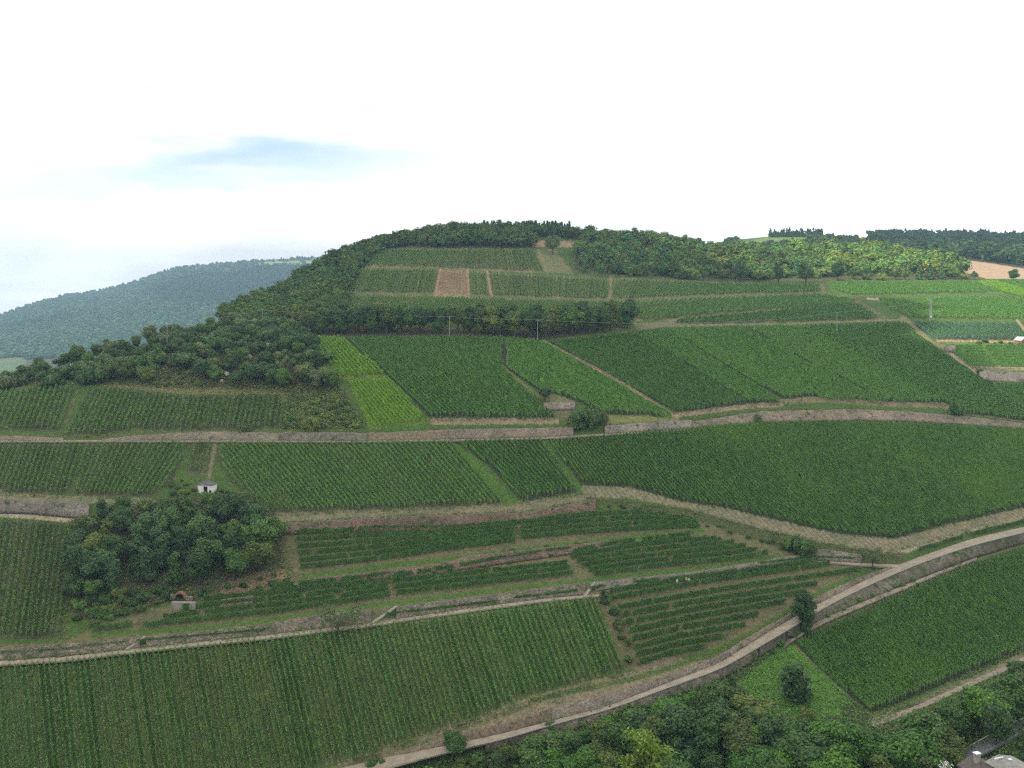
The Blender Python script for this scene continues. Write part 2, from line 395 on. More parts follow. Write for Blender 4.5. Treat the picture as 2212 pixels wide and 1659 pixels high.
parcel('bright_right', [(2138,826),(2300,828),(2300,915),(2212,874)], ((2136,822),(2212,876)), ((2300,824),(2390,890)), 6.4, 'vine_light', 'bright green vine rows below the sunlit grey wall', 'grass', dens=13)
parcel('upper_left', [(-60,862),(0,846),(100,831),(166,834),(133,932),(-60,930)], ((10,845),(-30,932)), ((165,832),(130,932)), 11.5, 'vine_main', 'vine row of the small plot at the far left below the wooded knoll', 'soil', single=True, dens=16, stripes=.2)
parcel('upper_left_wide', [(196,836),(270,839),(404,852),(608,851),(616,875),(607,926),(455,930),(270,930),(219,942),(137,944)], ((194,835),(137,946)), ((610,850),(598,926)), 11.0, 'vine_main', 'vine rows of the wide plot at the foot of the wooded knoll', 'soil', dens=16, stripes=.15)
parcel('second_left', [(-60,957),(174,957),(150,1070),(-60,1063)], ((10,955),(-35,1068)), ((180,955),(146,1071)), 11.2, 'vine_main', 'vine row of the leftmost plot under the long stone wall', 'soil', single=True, dens=15, stripes=.1)
parcel('second_left_wide', [(186,958),(412,953),(374,1036),(328,1075),(153,1070)], ((186,956),(145,1071)), ((411,953),(328,1077)), 11.5, 'vine_main', 'vine row sloping down left of the white hut', 'soil', single=True, dens=15, stripes=.1)
parcel('hut_plot', [(418,953),(461,952),(450,1026),(400,1024)], ((420,952),(400,1028)), ((459,952),(447,1030)), 11.0, 'vine_main', 'vine row of the short plot directly above the white hut', 'soil', single=True, dens=13, gapp=.1)
parcel('second_middle', [(473,954),(576,955),(968,951),(1088,1090),(960,1096),(590,1110),(575,1095),(500,1042),(466,984)], ((475,953),(605,1106)), ((970,950),(1090,1091)), 11.4, 'vine_main', 'vine row of the broad slope right of the white hut', 'mixsoil', single=True, dens=15)
parcel('second_right', [(981,951),(1150,946),(1168,948),(1246,1064),(1130,1085),(1060,1010)], ((981,950),(1124,1088)), ((1152,945),(1250,1066)), 8.6, 'vine_main_dark', 'vine rows of the plot between two green grass lanes', 'mix', dens=14)
parcel('big_slope', [(1182,949),(1255,943),(1390,930),(1520,918),(1640,912),(1700,910),(1830,910),(1960,914),(2240,926),(2460,948),(2460,1041),(2240,1090),(2033,1136),(1930,1164),(1817,1154),(1687,1126),(1579,1100),(1470,1083),(1362,1053),(1256,1047)], ((1170,945),(1252,1062)), ((1955,915),(2270,1095)), 7.2, 'vine_slope', 'dense unbroken vine cover of the big curved slope', 'mix', dens=15, h=1.7, posts=False)
parcel('left_low', [(-60,1116),(0,1117),(148,1130),(131,1375),(108,1383),(-60,1378)], ((0,1115),(-42,1378)), ((152,1128),(116,1380)), 12.6, 'vine_main', 'vine row of the plot left of the dark copse', 'soil', single=True, dens=17, stripes=.25)
parcel('front', [(0,1438),(300,1409),(700,1364),(820,1347),(1000,1327),(1180,1302),(1286,1292),(1351,1449),(1156,1499),(1036,1546),(845,1610),(757,1642),(680,1656),(500,1730),(-12,1760),(-12,1440)], ((0,1436),(16,1659)), ((1287,1297),(1351,1449)), 12.9, 'vine_front', 'vine row of the large front slope below the pale path', 'front', single=True, dens=17, stripes=.7, h=1.65)
parcel('lower_right', [(1716,1388),(1860,1320),(1990,1260),(2098,1217),(2240,1172),(2450,1124),(2450,1306),(2240,1392),(2172,1425),(2118,1446),(2029,1482),(1922,1528),(1884,1542),(1826,1496),(1765,1442)], ((1713,1387),(1884,1544)), ((2100,1214),(2330,1400)), 8.4, 'vine_slope', 'dense vine rows of the slope below the supported road', 'mix', dens=16, h=1.7)

# terrace rows run level along the slope: list of (points, gaps)
TERR = []
def terrace(pts, label, gaps=(), group='vine rows on the stone terraces', leaf='vine_terr', h=1.35):
    TERR.append(dict(pts=pts, label=label, gaps=gaps, group=group, leaf=leaf, h=h))
def between(top, bot, n, label, drop=None, **k):
    t = np.asarray(top, float); b = np.asarray(bot, float)
    tt = np.linspace(0, 1, 12)
    def par(p):
        L = np.concatenate([[0], np.cumsum(np.hypot(*np.diff(p, axis=0).T))]); L /= L[-1]
        return np.stack([np.interp(tt, L, p[:, 0]), np.interp(tt, L, p[:, 1])], 1)
    T, B = par(t), par(b)
    for i in range(n):
        f = i / (n - 1)
        q = T * (1 - f) + B * f
        gp = []
        for _ in range(int(rng.integers(0, 2))):
            a = rng.uniform(.05, .9); gp.append((a, a + rng.uniform(.008, .02)))
        terrace([tuple(x) for x in q], label, gp, **k)
between([(640,1156),(833,1147),(950,1148),(1116,1134)], [(650,1231),(830,1211),(960,1191),(1116,1171)], 6, 'level vine row on the upper terraces just below the reddish stone wall', group='vine rows of the upper terraces')
between([(1126,1134),(1250,1118),(1360,1112),(1500,1128)], [(1126,1166),(1250,1155),(1380,1147),(1512,1141)], 4, 'level vine row at the right end of the upper terraces under the big slope', group='vine rows of the upper terraces, right end')
between([(440,1302),(600,1284),(840,1260)], [(312,1357),(600,1326),(845,1290)], 4, 'level vine row on the middle terrace right of the brick tunnel arch', group='vine rows of the middle terrace, left')
between([(845,1262),(1225,1222)], [(858,1287),(1240,1243)], 3, 'level vine row on the middle terrace above the two stone stairs', group='vine rows of the middle terrace, centre')
between([(1235,1208),(1355,1186),(1480,1171),(1562,1170)], [(1285,1246),(1440,1226),(1600,1211),(1660,1199)], 5, 'level vine row on the right middle terrace above the vine pickers', group='vine rows of the middle terrace, right')
for a_, lb_ in (([(590,1275),(720,1262),(838,1247)], 'ragged tall vine hedge above the middle terrace rows, right of the copse'), ([(846,1252),(960,1236),(1095,1212)], 'ragged tall vine hedge under the ruined wall, left half'), ([(1105,1211),(1170,1200),(1232,1193)], 'ragged tall vine hedge under the ruined wall, right half'), ([(1238,1198),(1360,1176),(1490,1160)], 'ragged tall vine hedge below the upper terraces at the right')):
    terrace(a_, lb_, [(.2, .23), (.55, .6), (.8, .82)], None, h=1.5)
between([(195,1337),(290,1327)], [(200,1366),(290,1356)], 2, 'short level vine row below the bushes at the left foot of the copse', group='short vine rows left of the arch')
U3L = [(1318,1284),(1314,1300),(1336,1319),(1345,1335),(1352,1352),(1360,1370),(1365,1388),(1373,1404),(1378,1421),(1382,1439)]
U3R = [(1760,1219),(1795,1223),(1858,1236),(1765,1267),(1740,1285),(1700,1305),(1639,1333),(1609,1356),(1570,1380),(1522,1404)]
for i, (a, b) in enumerate(zip(U3L, U3R)):
    m1 = (a[0] * .55 + b[0] * .45, a[1] * .55 + b[1] * .45 - 4)
    g1 = rng.uniform(.25, .8)
    terrace([a, m1, b], 'level vine row of the triangular terraces above the supported road', [(g1, g1 + .012)] if i % 3 == 0 else (), group='vine rows of the triangular terraces')
for pts, lb in (([(0,1419),(162,1409)], 'low vine hedge beside the pale path at the far left'),
                ([(174,1405),(274,1395)], 'short low vine hedge left of the leftmost stone stair'),
                ([(297,1393),(580,1367)], 'long low vine hedge right of the leftmost stone stair'),
                ([(836,1334),(1076,1305)], 'low vine hedge right of the stone stair in the middle'),
                ([(1113,1298),(1252,1282)], 'low vine hedge left of the rightmost stone stair'),
                ([(1276,1277),(1310,1271)], 'very short vine hedge right of the rightmost stone stair'),
                ([(1372,1264),(1430,1258)], 'short vine hedge behind the picker in dark red'),
                ([(1447,1256),(1620,1238),(1690,1226)], 'long vine hedge behind the pickers in light clothes'),
                ([(1640,1224),(1760,1209),(1845,1213)], 'thin vine hedge along the pale track to the small leaning tree'),
                ([(1985,1192),(2080,1163)], 'thin vine hedge between road and bare row ends, left part'),
                ([(2098,1158),(2230,1126)], 'thin vine hedge between road and bare row ends, right part')):
    terrace(pts, lb, (), group=None, h=1.0)
for i in range(8):
    f = i / 7
    terrace([(2045 + 48 * f, 752 + 40 * f), (2300, 752 + 42 * f)], 'level vine row of the sunlit plot below the brick cabin', [(.3, .33)], group='vine rows of the sunlit plot below the brick cabin', leaf='vine_mid', h=1.3)

# row run extraction ------------------------------------------------
def rows_of(p):
    poly = p['poly']; (a0, a1) = p['L']; (b0, b1) = p['R']
    vs = [q[1] for q in poly]; v0, v1 = min(vs), max(vs)
    xl = lambda v: a0[0] + (a1[0] - a0[0]) * (v - a0[1]) / (a1[1] - a0[1])
    xr = lambda v: b0[0] + (b1[0] - b0[0]) * (v - b0[1]) / (b1[1] - b0[1])
    vm = .5 * (v0 + v1)
    N = max(1, round(abs(xr(vm) - xl(vm)) / (p['sp'] * (1.18 if p['sp'] < 9 and p['poly'][0][1] > 640 else 1.0))))
    s = [(q[0] - xl(q[1])) / (xr(q[1]) - xl(q[1])) for q in poly]
    k0, k1 = math.floor(min(s) * N), math.ceil(max(s) * N)
    out = []
    vv = np.arange(v0, v1 + .01, .8)
    for k in range(k0, k1 + 1):
        sk = (k + .5) / N
        uu = xl(vv) * (1 - sk) + xr(vv) * sk
        ins = pip(poly, uu, vv)
        idx = np.where(ins)[0]
        if len(idx) < 5: continue
        for run in np.split(idx, np.where(np.diff(idx) > 1)[0] + 1):
            if len(run) < 6: continue
            cut = .6 * p['h'] * px(uu[run[0]], vv[run[0]])
            run = run[vv[run] > vv[run[0]] + cut]
            if len(run) > 24: run = run[int(abs(rng.normal(0, 1.3))):len(run) - int(abs(rng.normal(0, 2.6)))]
            if len(run) < 6: continue
            out.append((k, np.stack([uu[run], vv[run]], 1)))
    p['N'] = N; p['xl'] = xl; p['xr'] = xr
    if len(out) > 2:
        i = len(out) // 2; a = out[i][1]; j = next((q for q in range(i + 1, len(out)) if out[q][0] != out[i][0]), i - 1); b = out[j][1]
        vm2 = np.clip(a[len(a) // 2, 1], b[0, 1], b[-1, 1]); ka = int(np.argmin(abs(a[:, 1] - vm2))); kb = int(np.argmin(abs(b[:, 1] - vm2)))
        pa, pb_, pd = P(a[ka], a[ka] * 0)[0] if False else P(a[ka, :1], a[ka, 1:])[0], P(b[kb, :1], b[kb, 1:])[0], P(a[-1:, 0], a[-1:, 1])[0] - P(a[:1, 0], a[:1, 1])[0]
        pd = pd / np.linalg.norm(pd); df = (pb_ - pa) / max(1, abs(out[j][0] - out[i][0])); p['ws'] = float(np.linalg.norm(df - pd * df.dot(pd)))
    else: p['ws'] = 1.8
    return out

# ------------------------------------------------------------------ terrain
SOIL = (.215, .165, .118); SOILD = (.15, .115, .085); GRASS = (.062, .105, .024); GRASSD = (.055, .078, .026); DRY = (.19, .17, .085)
BRIGHT = (.062, .125, .024); LITTER = (.05, .05, .028); RED = (.25, .165, .115); PALE = (.33, .27, .195)
us = np.unique(np.concatenate([np.arange(-600, -30, 14), np.arange(-30, 2242, 2.4), np.arange(2242, 2801, 14)]))
ts = np.linspace(0, 1, 500)
vr = poly_at(RIDGE, us)
V = vr[:, None] + (1900 - vr)[:, None] * ts[None, :] ** 1.12
U = np.repeat(us[:, None], len(ts), 1)
Y = depth(U, V)
PT = ray(U, V, Y)
rel = np.array([[160, 75, 30, 7], [-110, -40, -10, -1.0]])
skirt = [PT[:, 0] + np.array([0, rel[0, i], rel[1, i]]) for i in range(4)]
lowrow = PT[:, -1] + np.array([0, -40.0, -4.0])
G = np.concatenate([np.stack(skirt, 1), PT, lowrow[:, None]], 1)
nu, nv = G.shape[:2]
UU = np.concatenate([np.repeat(U[:, :1], 4, 1), U, U[:, -1:]], 1); VV = np.concatenate([np.repeat(V[:, :1], 4, 1), V, V[:, -1:]], 1)
C = np.empty((nu, nv, 3)); C[:] = GRASS
def hashf(k): return (np.sin(k * 127.1 + 11.7) * 43758.5453) % 1.0
JU, JV = rng.normal(0, 1.3, UU.shape), rng.normal(0, 1.1, UU.shape)
def paint(poly, col, blend=1.0):
    us_ = [q[0] for q in poly]; vs_ = [q[1] for q in poly]
    m = (UU >= min(us_)) & (UU <= max(us_)) & (VV >= min(vs_)) & (VV <= max(vs_))
    m[m] = pip(poly, UU[m] + JU[m], VV[m] + JV[m])
    C[m] = C[m] * (1 - blend) + np.array(col) * blend
    return m
def paint_line(pl, wd, col, blend=1.0):
    q = resample(pl, 4); lo = q.min(0) - wd; hi = q.max(0) + wd
    m = (UU >= lo[0]) & (UU <= hi[0]) & (VV >= lo[1]) & (VV <= hi[1])
    a = np.stack([UU[m], VV[m]], 1); d = np.full(len(a), 1e9)
    for i in range(len(q)): d = np.minimum(d, np.hypot(a[:, 0] - q[i, 0], (a[:, 1] - q[i, 1])))
    k = np.where(m); sel = d < wd
    C[k[0][sel], k[1][sel]] = C[k[0][sel], k[1][sel]] * (1 - blend) + np.array(col) * blend
KNOLL = [(-300,880),(0,835),(60,820),(120,795),(200,768),(300,742),(400,718),(480,690),(640,690),(655,728),(690,770),(720,815),(745,850),(790,925),(610,928),(618,850),(480,838),(330,838),(200,828),(60,838),(0,850),(-300,900)]
paint(KNOLL, LITTER); paint(KNOLL, (.09, .085, .04), .4)
paint([(-300,860),(0,842),(110,812),(180,808),(200,828),(110,829),(0,848),(-300,900)], DRY, .7)
paint([(200,829),(400,840),(620,842),(610,852),(404,852),(270,840)], (.17, .14, .08), .8)
paint([(300,790),(350,752),(375,762),(330,800),(250,812)], DRY, .6)
WOODT = [(480,700),(480,640),(740,540),(1020,490),(1160,490),(1158,536),(822,536),(775,578),(745,632),(738,712),(480,712)]
paint(WOODT, LITTER)
WOODR = [(1235,505),(1500,520),(1800,520),(2080,575),(2130,603),(1786,606),(1600,610),(1423,603),(1240,592)]
paint(WOODR, (.07, .08, .03))
BELT = [(640,690),(900,690),(1372,690),(1372,708),(1172,735),(1090,727),(660,727),(630,735)]
paint(BELT, LITTER)
paint([(1157,537),(1200,540),(1240,592),(1182,588)], DRY, .6)
paint([(1150,534),(1154,520),(1266,521),(1270,534)], (.27, .185, .12))
COPSE = [(172,1120),(240,1095),(360,1075),(430,1062),(500,1060),(560,1075),(605,1120),(620,1200),(640,1245),(560,1275),(500,1290),(360,1300),(200,1345),(150,1320),(150,1200)]
paint(COPSE, (.075, .072, .04)); paint([(480,1262),(560,1235),(640,1225),(650,1250),(520,1292),(470,1295)], RED, .8)
paint([(300,1236),(380,1238),(375,1290),(320,1290)], (.14, .13, .09), .7)
paint([(375,1040),(500,1030),(540,1062),(420,1075),(370,1065)], GRASS)
# parcels' ground
PROWS = {}
for p in PARCELS:
    PROWS[p['key']] = rows_of(p)
    base = {'hill': (.125, .125, .052), 'bare': (.255, .17, .108), 'grass': (.08, .14, .03), 'lime': (.11, .17, .02), 'soil': (.075, .082, .04), 'mix': (.036, .048, .02), 'mixsoil': (.07, .075, .034), 'front': (.06, .098, .028)}[p['soil']]  # 'mix' is darkened: the shade between close rows is put into its colour
    m = paint(p['poly'], base)
    if p['stripes'] > 0 or p['soil'] in ('hill', 'soil', 'mixsoil', 'front'):
        s = (UU[m] - p['xl'](VV[m])) / (p['xr'](VV[m]) - p['xl'](VV[m])) * p['N']
        k = np.floor(s + .5); fr = np.abs(s + .5 - k - .5)
        tan = (hashf(k) < max(p['stripes'], .12)) & (fr < (.17 if p['key'] == 'front' else .24))
        colm = C[m]
        jit = .75 + .5 * hashf(k + 91)
        colm = colm * jit[:, None]
        strip = np.array({'hill': (.26, .2, .125), 'front': (.2, .165, .095)}.get(p['soil'], (.16, .14, .09)))
        colm[tan] = colm[tan] * .45 + strip * .55
        C[m] = colm
paint([(1157,540),(1176,588),(1186,590),(1166,540)], (.22, .18, .1), .6)
for pl in ([(952,582),(940,637)], [(1010,583),(1013,638)], [(1053,588),(1061,640)]): paint_line(pl, 3, (.30, .2, .125))
paint_line([(940,637),(1013,639)], 2.5, (.3, .21, .13))
paint_line([(775,578),(940,578),(1060,584),(1182,589)], 2, (.2, .17, .09), .6)
paint_line([(745,632),(940,636),(1310,648),(1423,644),(1560,638),(1783,632)], 2, (.15, .15, .07), .7)
paint_line([(1320,600),(1317,648)], 4, (.22, .19, .1), .7)
paint([(1372,700),(1420,696),(1487,690),(1444,702),(1423,708),(1372,712)], (.17, .155, .09), .8)
paint_line([(1444,703),(1673,701),(1880,693),(1950,691)], 2.5, (.2, .18, .1), .9)
paint_line([(1440,693),(1560,681),(1700,668),(1850,658)], 2.2, (.2, .175, .11), .8)
paint_line([(1875,645),(1895,646)], 3, PALE)
paint_line([(1952,691),(2010,745),(2050,758),(2092,796),(2115,818)], 9, (.19, .165, .09), .8)
paint_line([(2055,765),(2112,812)], 4, PALE, .7)
paint_line([(2196,692),(2216,716)], 3.5, (.28, .2, .12))
paint_line([(2025,736),(2186,738),(2300,742)], 2.2, (.3, .21, .13))
paint([(2040,738),(2300,744),(2300,752),(2045,750)], (.09, .14, .03))
paint_line([(2095,791),(2300,795)], 2, PALE, .8); paint([(2100,794),(2300,797),(2300,801),(2118,800)], DRY, .8)
paint_line([(1174,738),(1330,818),(1462,902)], 4, (.25, .19, .125), .85)
paint_line([(1090,795),(1155,850),(1195,880)], 3.5, (.13, .15, .05), .8)
paint([(1160,850),(1200,852),(1246,868),(1238,872),(1176,872)], (.15, .15, .07)); paint([(1180,884),(1240,884),(1320,900),(1310,922),(1240,924),(1205,905)], (.11, .115, .05))
paint([(930,903),(1205,903),(1207,915),(925,918)], (.26, .2, .135), .8)
paint([(1310,897),(1385,897),(1460,905),(1480,911),(1310,921)], (.16, .17, .06))
paint_line([(1462,897),(1560,884),(1640,876),(1690,874)], 5, (.27, .2, .145), .9)
paint_line([(1690,868),(1774,862),(1922,873),(2040,875),(2080,895),(2212,914)], 6, (.2, .165, .1), .8)
paint_line([(1480,909),(1600,893),(1700,884),(1860,880),(2040,884),(2080,898),(2240,917)], 3, GRASS, .8)
paint([(800,930),(925,915),(925,922),(830,935),(790,932)], BRIGHT, .7)
paint_line([(0,941),(140,946),(225,943),(400,934),(600,931)], 4, (.09, .115, .04), .8)
paint_line([(610,850),(625,930)], 6, (.13, .13, .06), .7)
paint_line([(167,834),(140,930)], 5, (.09, .12, .04), .7)
# bare row ends, grass lanes
paint([(-60,1063),(153,1071),(328,1077),(340,1088),(190,1088),(-60,1078)], (.2, .18, .115), .8)
paint([(590,1108),(960,1096),(1118,1086),(1252,1066),(1280,1080),(1118,1106),(886,1113),(600,1128)], (.2, .175, .115), .8)
paint([(970,950),(980,950),(1128,1088),(1090,1094)], BRIGHT, .8); paint([(1165,948),(1178,948),(1258,1062),(1248,1066)], BRIGHT, .6)
paint_line([(465,953),(452,1030)], 4, (.2, .17, .115), .7)
END = [(1254,1049),(1362,1053),(1470,1083),(1579,1100),(1687,1126),(1817,1154),(1930,1166),(2033,1138),(2240,1090),(2460,1041),(2460,1064),(2240,1112),(2077,1150),(1955,1191),(1903,1193),(1773,1171),(1626,1137),(1479,1098),(1362,1076),(1262,1074)]
m = paint(END, (.2, .17, .115))
pb = [p for p in PARCELS if p['key'] == 'big_slope'][0]
s = (UU[m] - pb['xl'](VV[m])) / (pb['xr'](VV[m]) - pb['xl'](VV[m])) * pb['N'] * .8
gr = (np.abs(s - np.floor(s) - .5) < .22)
cm = C[m]; cm[gr] = cm[gr] * .6 + np.array(GRASS) * .4; C[m] = cm
paint_line([(1903,1194),(1955,1192),(2077,1152),(2240,1112),(2460,1064)], 3.5, PALE, .7)
# terraces: earthy ground, grass strips
TERRG = [(597,1155),(720,1147),(950,1147),(1118,1126),(1288,1107),(1360,1098),(1530,1132),(1700,1190),(1850,1215),(1870,1232),(1770,1290),(1640,1375),(1540,1430),(1370,1445),(1351,1449),(1290,1290),(1180,1300),(700,1358),(300,1400),(0,1430),(-60,1432),(-60,1392),(110,1385),(200,1360),(300,1320),(480,1290),(620,1250)]
paint(TERRG, (.105, .112, .05)); paint(TERRG, RED, .12)
for pl in ([(655,1246),(840,1222),(1000,1205),(1118,1190),(1200,1180),(1380,1160),(1520,1146)], [(200,1372),(420,1358),(600,1338),(800,1310),(900,1297),(1100,1272),(1290,1253),(1450,1234),(1560,1222),(1680,1203)], [(1350,1452),(1450,1436),(1550,1402),(1640,1362),(1720,1310),(1780,1276),(1870,1234)]):
    paint_line(pl, 6, BRIGHT, .85)
paint([(1360,1445),(1440,1418),(1500,1425),(1420,1452)], SOIL, .7)
paint([(1860,1228),(1925,1215),(1935,1222),(1870,1240)], GRASS)
paint([(1262,1074),(1479,1098),(1626,1137),(1773,1171),(1903,1193),(1955,1193),(1955,1225),(1850,1215),(1700,1190),(1530,1132),(1360,1098),(1290,1085)], (.075, .085, .035))
paint([(-60,1392),(133,1377),(160,1330),(200,1355),(130,1392)], GRASS, .9); paint_line([(152,1130),(150,1250),(136,1375)], 7, (.085, .11, .035), .9)
paint([(-60,1078),(190,1088),(185,1118),(150,1127),(0,1112),(-60,1110)], SOIL, .7); paint_line([(-60,1110),(0,1113),(80,1118),(185,1129)], 4.5, PALE, .9)
# foot of the front slope
paint([(757,1642),(845,1612),(1036,1548),(1156,1501),(1351,1453),(1540,1416),(1434,1479),(1315,1526),(1195,1558),(1012,1588),(845,1642),(680,1690),(600,1700)], (.21, .175, .115))
paint_line([(1150,1512),(1350,1470),(1420,1452),(1540,1412),(1620,1370),(1700,1325)], 6, GRASS, .8)
paint_line([(700,1665),(845,1625),(1036,1562),(1150,1522)], 4, (.09, .12, .04), .6)
# right: lower paths, meadow, thicket floor
THICK = [(600,1760),(700,1700),(900,1640),(1048,1608),(1211,1560),(1395,1508),(1559,1450),(1640,1425),(1690,1398),(1826,1500),(1884,1546),(1960,1548),(2050,1505),(2136,1465),(2300,1400),(2800,1400),(2800,1900),(500,1900)]
paint(THICK, (.055, .07, .026))
paint([(1690,1396),(1712,1392),(1770,1445),(1830,1502),(1815,1545),(1720,1566),(1640,1565),(1600,1530),(1590,1480)], (.1, .19, .034))
paint_line([(1716,1396),(1830,1502)], 3, (.17, .15, .09), .7)
paint_line([(2240,1160),(2098,1205),(1990,1250),(1860,1310),(1773,1345),(1690,1396)], 9, (.12, .13, .055), .8)
paint_line([(1884,1556),(1960,1530),(2047,1490),(2136,1452),(2240,1405)], 9, (.2, .17, .115), .7)
C *= rng.uniform(.93, 1.07, (nu, nv, 1))
idx = np.arange(nu * nv).reshape(nu, nv)
faces = np.stack([idx[:-1, :-1], idx[:-1, 1:], idx[1:, 1:], idx[1:, :-1]], -1).reshape(-1, 4)
me = mesh_np('terrain', G.reshape(-1, 3), faces, True)
at = me.attributes.new('ground_cover', 'FLOAT_COLOR', 'POINT')
at.data.foreach_set('color', np.concatenate([C.reshape(-1, 3), np.ones((nu * nv, 1))], 1).astype(np.float32).ravel())
def groundmat(name):
    m = NM(name)
    a = m.n('ShaderNodeAttribute'); a.attribute_name = 'ground_cover'
    p = m.pos()
    n1 = m.noise(p, .9, 6, .7); n2 = m.noise(p, .12, 4, .6)
    c = m.mix(1.0, a.outputs['Color'], m.ramp(n1, [(.25, (.5, .52, .5)), (.5, (1, 1, 1)), (.78, (1.55, 1.5, 1.45))]), 'MULTIPLY')
    c = m.mix(1.0, c, m.ramp(n2, [(.3, (.82, .88, .85)), (.7, (1.18, 1.1, 1.05))]), 'MULTIPLY')
    n3 = m.noise(p, .3, 5, .7)
    c = m.mix(m.ramp(n3, [(.56, (0, 0, 0)), (.66, (.55, .55, .55))]), c, (.06, .09, .026))
    m.principled(c, .95, .08, m.bump(m.noise(p, 2.2, 5, .7), .7, .35))
    return m.m
ter = link('terrain', me, groundmat('ground'))
tag(ter, 'steep terraced valley side of earth and grass carrying the vineyards', 'terrain', None, 'structure')

# ------------------------------------------------------------------ farther ground: hills beyond
def sheet(name, label, ridge, base, cover, us, nt=60):
    vr_, yr_ = poly_at([(a, b) for a, b, c in ridge], us), poly_at([(a, c) for a, b, c in ridge], us)
    vb_, yb_ = poly_at([(a, b) for a, b, c in base], us), poly_at([(a, c) for a, b, c in base], us)
    t = np.linspace(0, 1, nt)[None]
    def at(u, tt):
        i = lambda arr: np.interp(u, us, arr)
        v = i(vr_) + (i(vb_) - i(vr_)) * tt
        w = 1 / i(yr_) + (1 / i(yb_) - 1 / i(yr_)) * tt
        return v, 1 / w
    Ug = np.repeat(us[:, None], nt, 1); Vg, Yg = at(Ug, np.repeat(t, len(us), 0))
    Pg = ray(Ug, Vg, Yg)
    k = yr_.mean()
    sk = [Pg[:, 0] + np.array([0, k * a, -k * b]) for a, b in ((.12, .1), (.07, .03), (.02, .004))]
    Gg = np.concatenate([np.stack(sk, 1), Pg, (Pg[:, -1] + np.array([0, -.06 * k, -.03 * k]))[:, None]], 1)
    a, b = Gg.shape[:2]
    ix = np.arange(a * b).reshape(a, b)
    me = mesh_np(name, Gg.reshape(-1, 3), np.stack([ix[:-1, :-1], ix[:-1, 1:], ix[1:, 1:], ix[1:, :-1]], -1).reshape(-1, 4), True)
    Cg = np.empty((a, b, 3)); Cg[:] = cover[0]
    Uc = np.concatenate([Ug[:, :3], Ug, Ug[:, -1:]], 1); Vc = np.concatenate([Vg[:, :1]] * 3 + [Vg, Vg[:, -1:]], 1)
    for pl, c in cover[1:]:
        Cg[pip(pl, Uc, Vc)] = c
    at_ = me.attributes.new('ground_cover', 'FLOAT_COLOR', 'POINT')
    at_.data.foreach_set('color', np.concatenate([Cg.reshape(-1, 3), np.ones((a * b, 1))], 1).astype(np.float32).ravel())
    o = link(name, me, ter.data.materials[0])
    tag(o, label, 'hill', None, 'structure')
    return at
FAR_RIDGE = [(-500,792,2700),(-200,735,3000),(0,681,3200),(60,661,3250),(130,640,3300),(220,628,3350),(300,606,3400),(370,581,3450),(450,571,3500),(560,563,3550),(660,556,3600),(800,553,3650),(1150,553,3700)]
FAR_BASE = [(-500,800,1500),(0,785,1600),(500,760,1700),(1150,740,1700)]
VILL = [(-60,752),(45,757),(50,764),(-60,768)]
far_at = sheet('hills', 'long wooded hill across the valley fading to blue', FAR_RIDGE, FAR_BASE,
    [LITTER, ([(-60,752),(60,757),(60,800),(-60,800)], (.075, .105, .045)), (VILL, (.2, .2, .13)), ([(560,566),(700,562),(700,570),(560,574)], (.16, .2, .07)), ([(230,720),(330,700),(335,704),(240,726)], (.12, .15, .06))], np.arange(-500, 1151, 10.0), 80)
BACK_RIDGE = [(1300,530,1300),(1500,530,1300),(1600,517,1250),(1660,511,1200),(1770,509,1200),(1830,514,1300),(1900,512,1500),(2000,511,1600),(2100,512,1600),(2212,516,1600),(2800,522,1600)]
BACK_BASE = [(1300,600,850),(1790,600,850),(2000,606,720),(2130,615,680),(2212,620,680),(2800,620,690)]
back_at = sheet('plateau', 'plateau behind the vineyards with a ploughed field and dark wood', BACK_RIDGE, BACK_BASE,
    [LITTER, ([(1555,511),(1660,510),(1745,512),(1735,525),(1600,530),(1555,528)], (.11, .17, .045)), ([(2075,560),(2120,566),(2212,580),(2500,600),(2500,640),(2050,640)], (.34, .24, .16))], np.arange(1300, 2801, 9.0), 70)
# the hillside under the viewpoint
xs = np.linspace(-220, 220, 40); ys = np.concatenate([np.linspace(-30, 150, 40), [200]])
gx, gy = np.meshgrid(xs, ys, indexing='ij')
gz = CZ - 14 - np.clip(gy, -30, 150) * .60 - 10 * np.sin(gx * .02) * 0 + rng.normal(0, .3, gx.shape)
gz[:, -1] -= 12
ix = np.arange(gx.size).reshape(gx.shape)
o = obj_np('slope', np.stack([gx, gy, gz], -1).reshape(-1, 3), np.stack([ix[:-1, :-1], ix[1:, :-1], ix[1:, 1:], ix[:-1, 1:]], -1).reshape(-1, 4), plain('slope_grass', (.06, .08, .03), .95, .4, .6), smooth=True)
tag(o, 'steep near hillside below the viewpoint', 'hill', None, 'structure')

# ------------------------------------------------------------------ leaves
def unit(a): return a / np.maximum(np.linalg.norm(a, axis=-1, keepdims=True), 1e-9)
def leaf_quads(c, size, bias, r=rng, jitter=.75, stretch=1.25):
    n = unit(bias + r.normal(0, jitter, c.shape))
    a = unit(np.cross(n, r.normal(0, 1, c.shape))); b = np.cross(n, a)
    s = np.asarray(size)[:, None] * .5
    v = np.stack([c - a * s * stretch, c - b * s * .8 + n * s * .25, c + a * s * stretch, c + b * s * .8 + n * s * .25], 1)
    return v.reshape(-1, 3), np.arange(len(c) * 4).reshape(-1, 4)

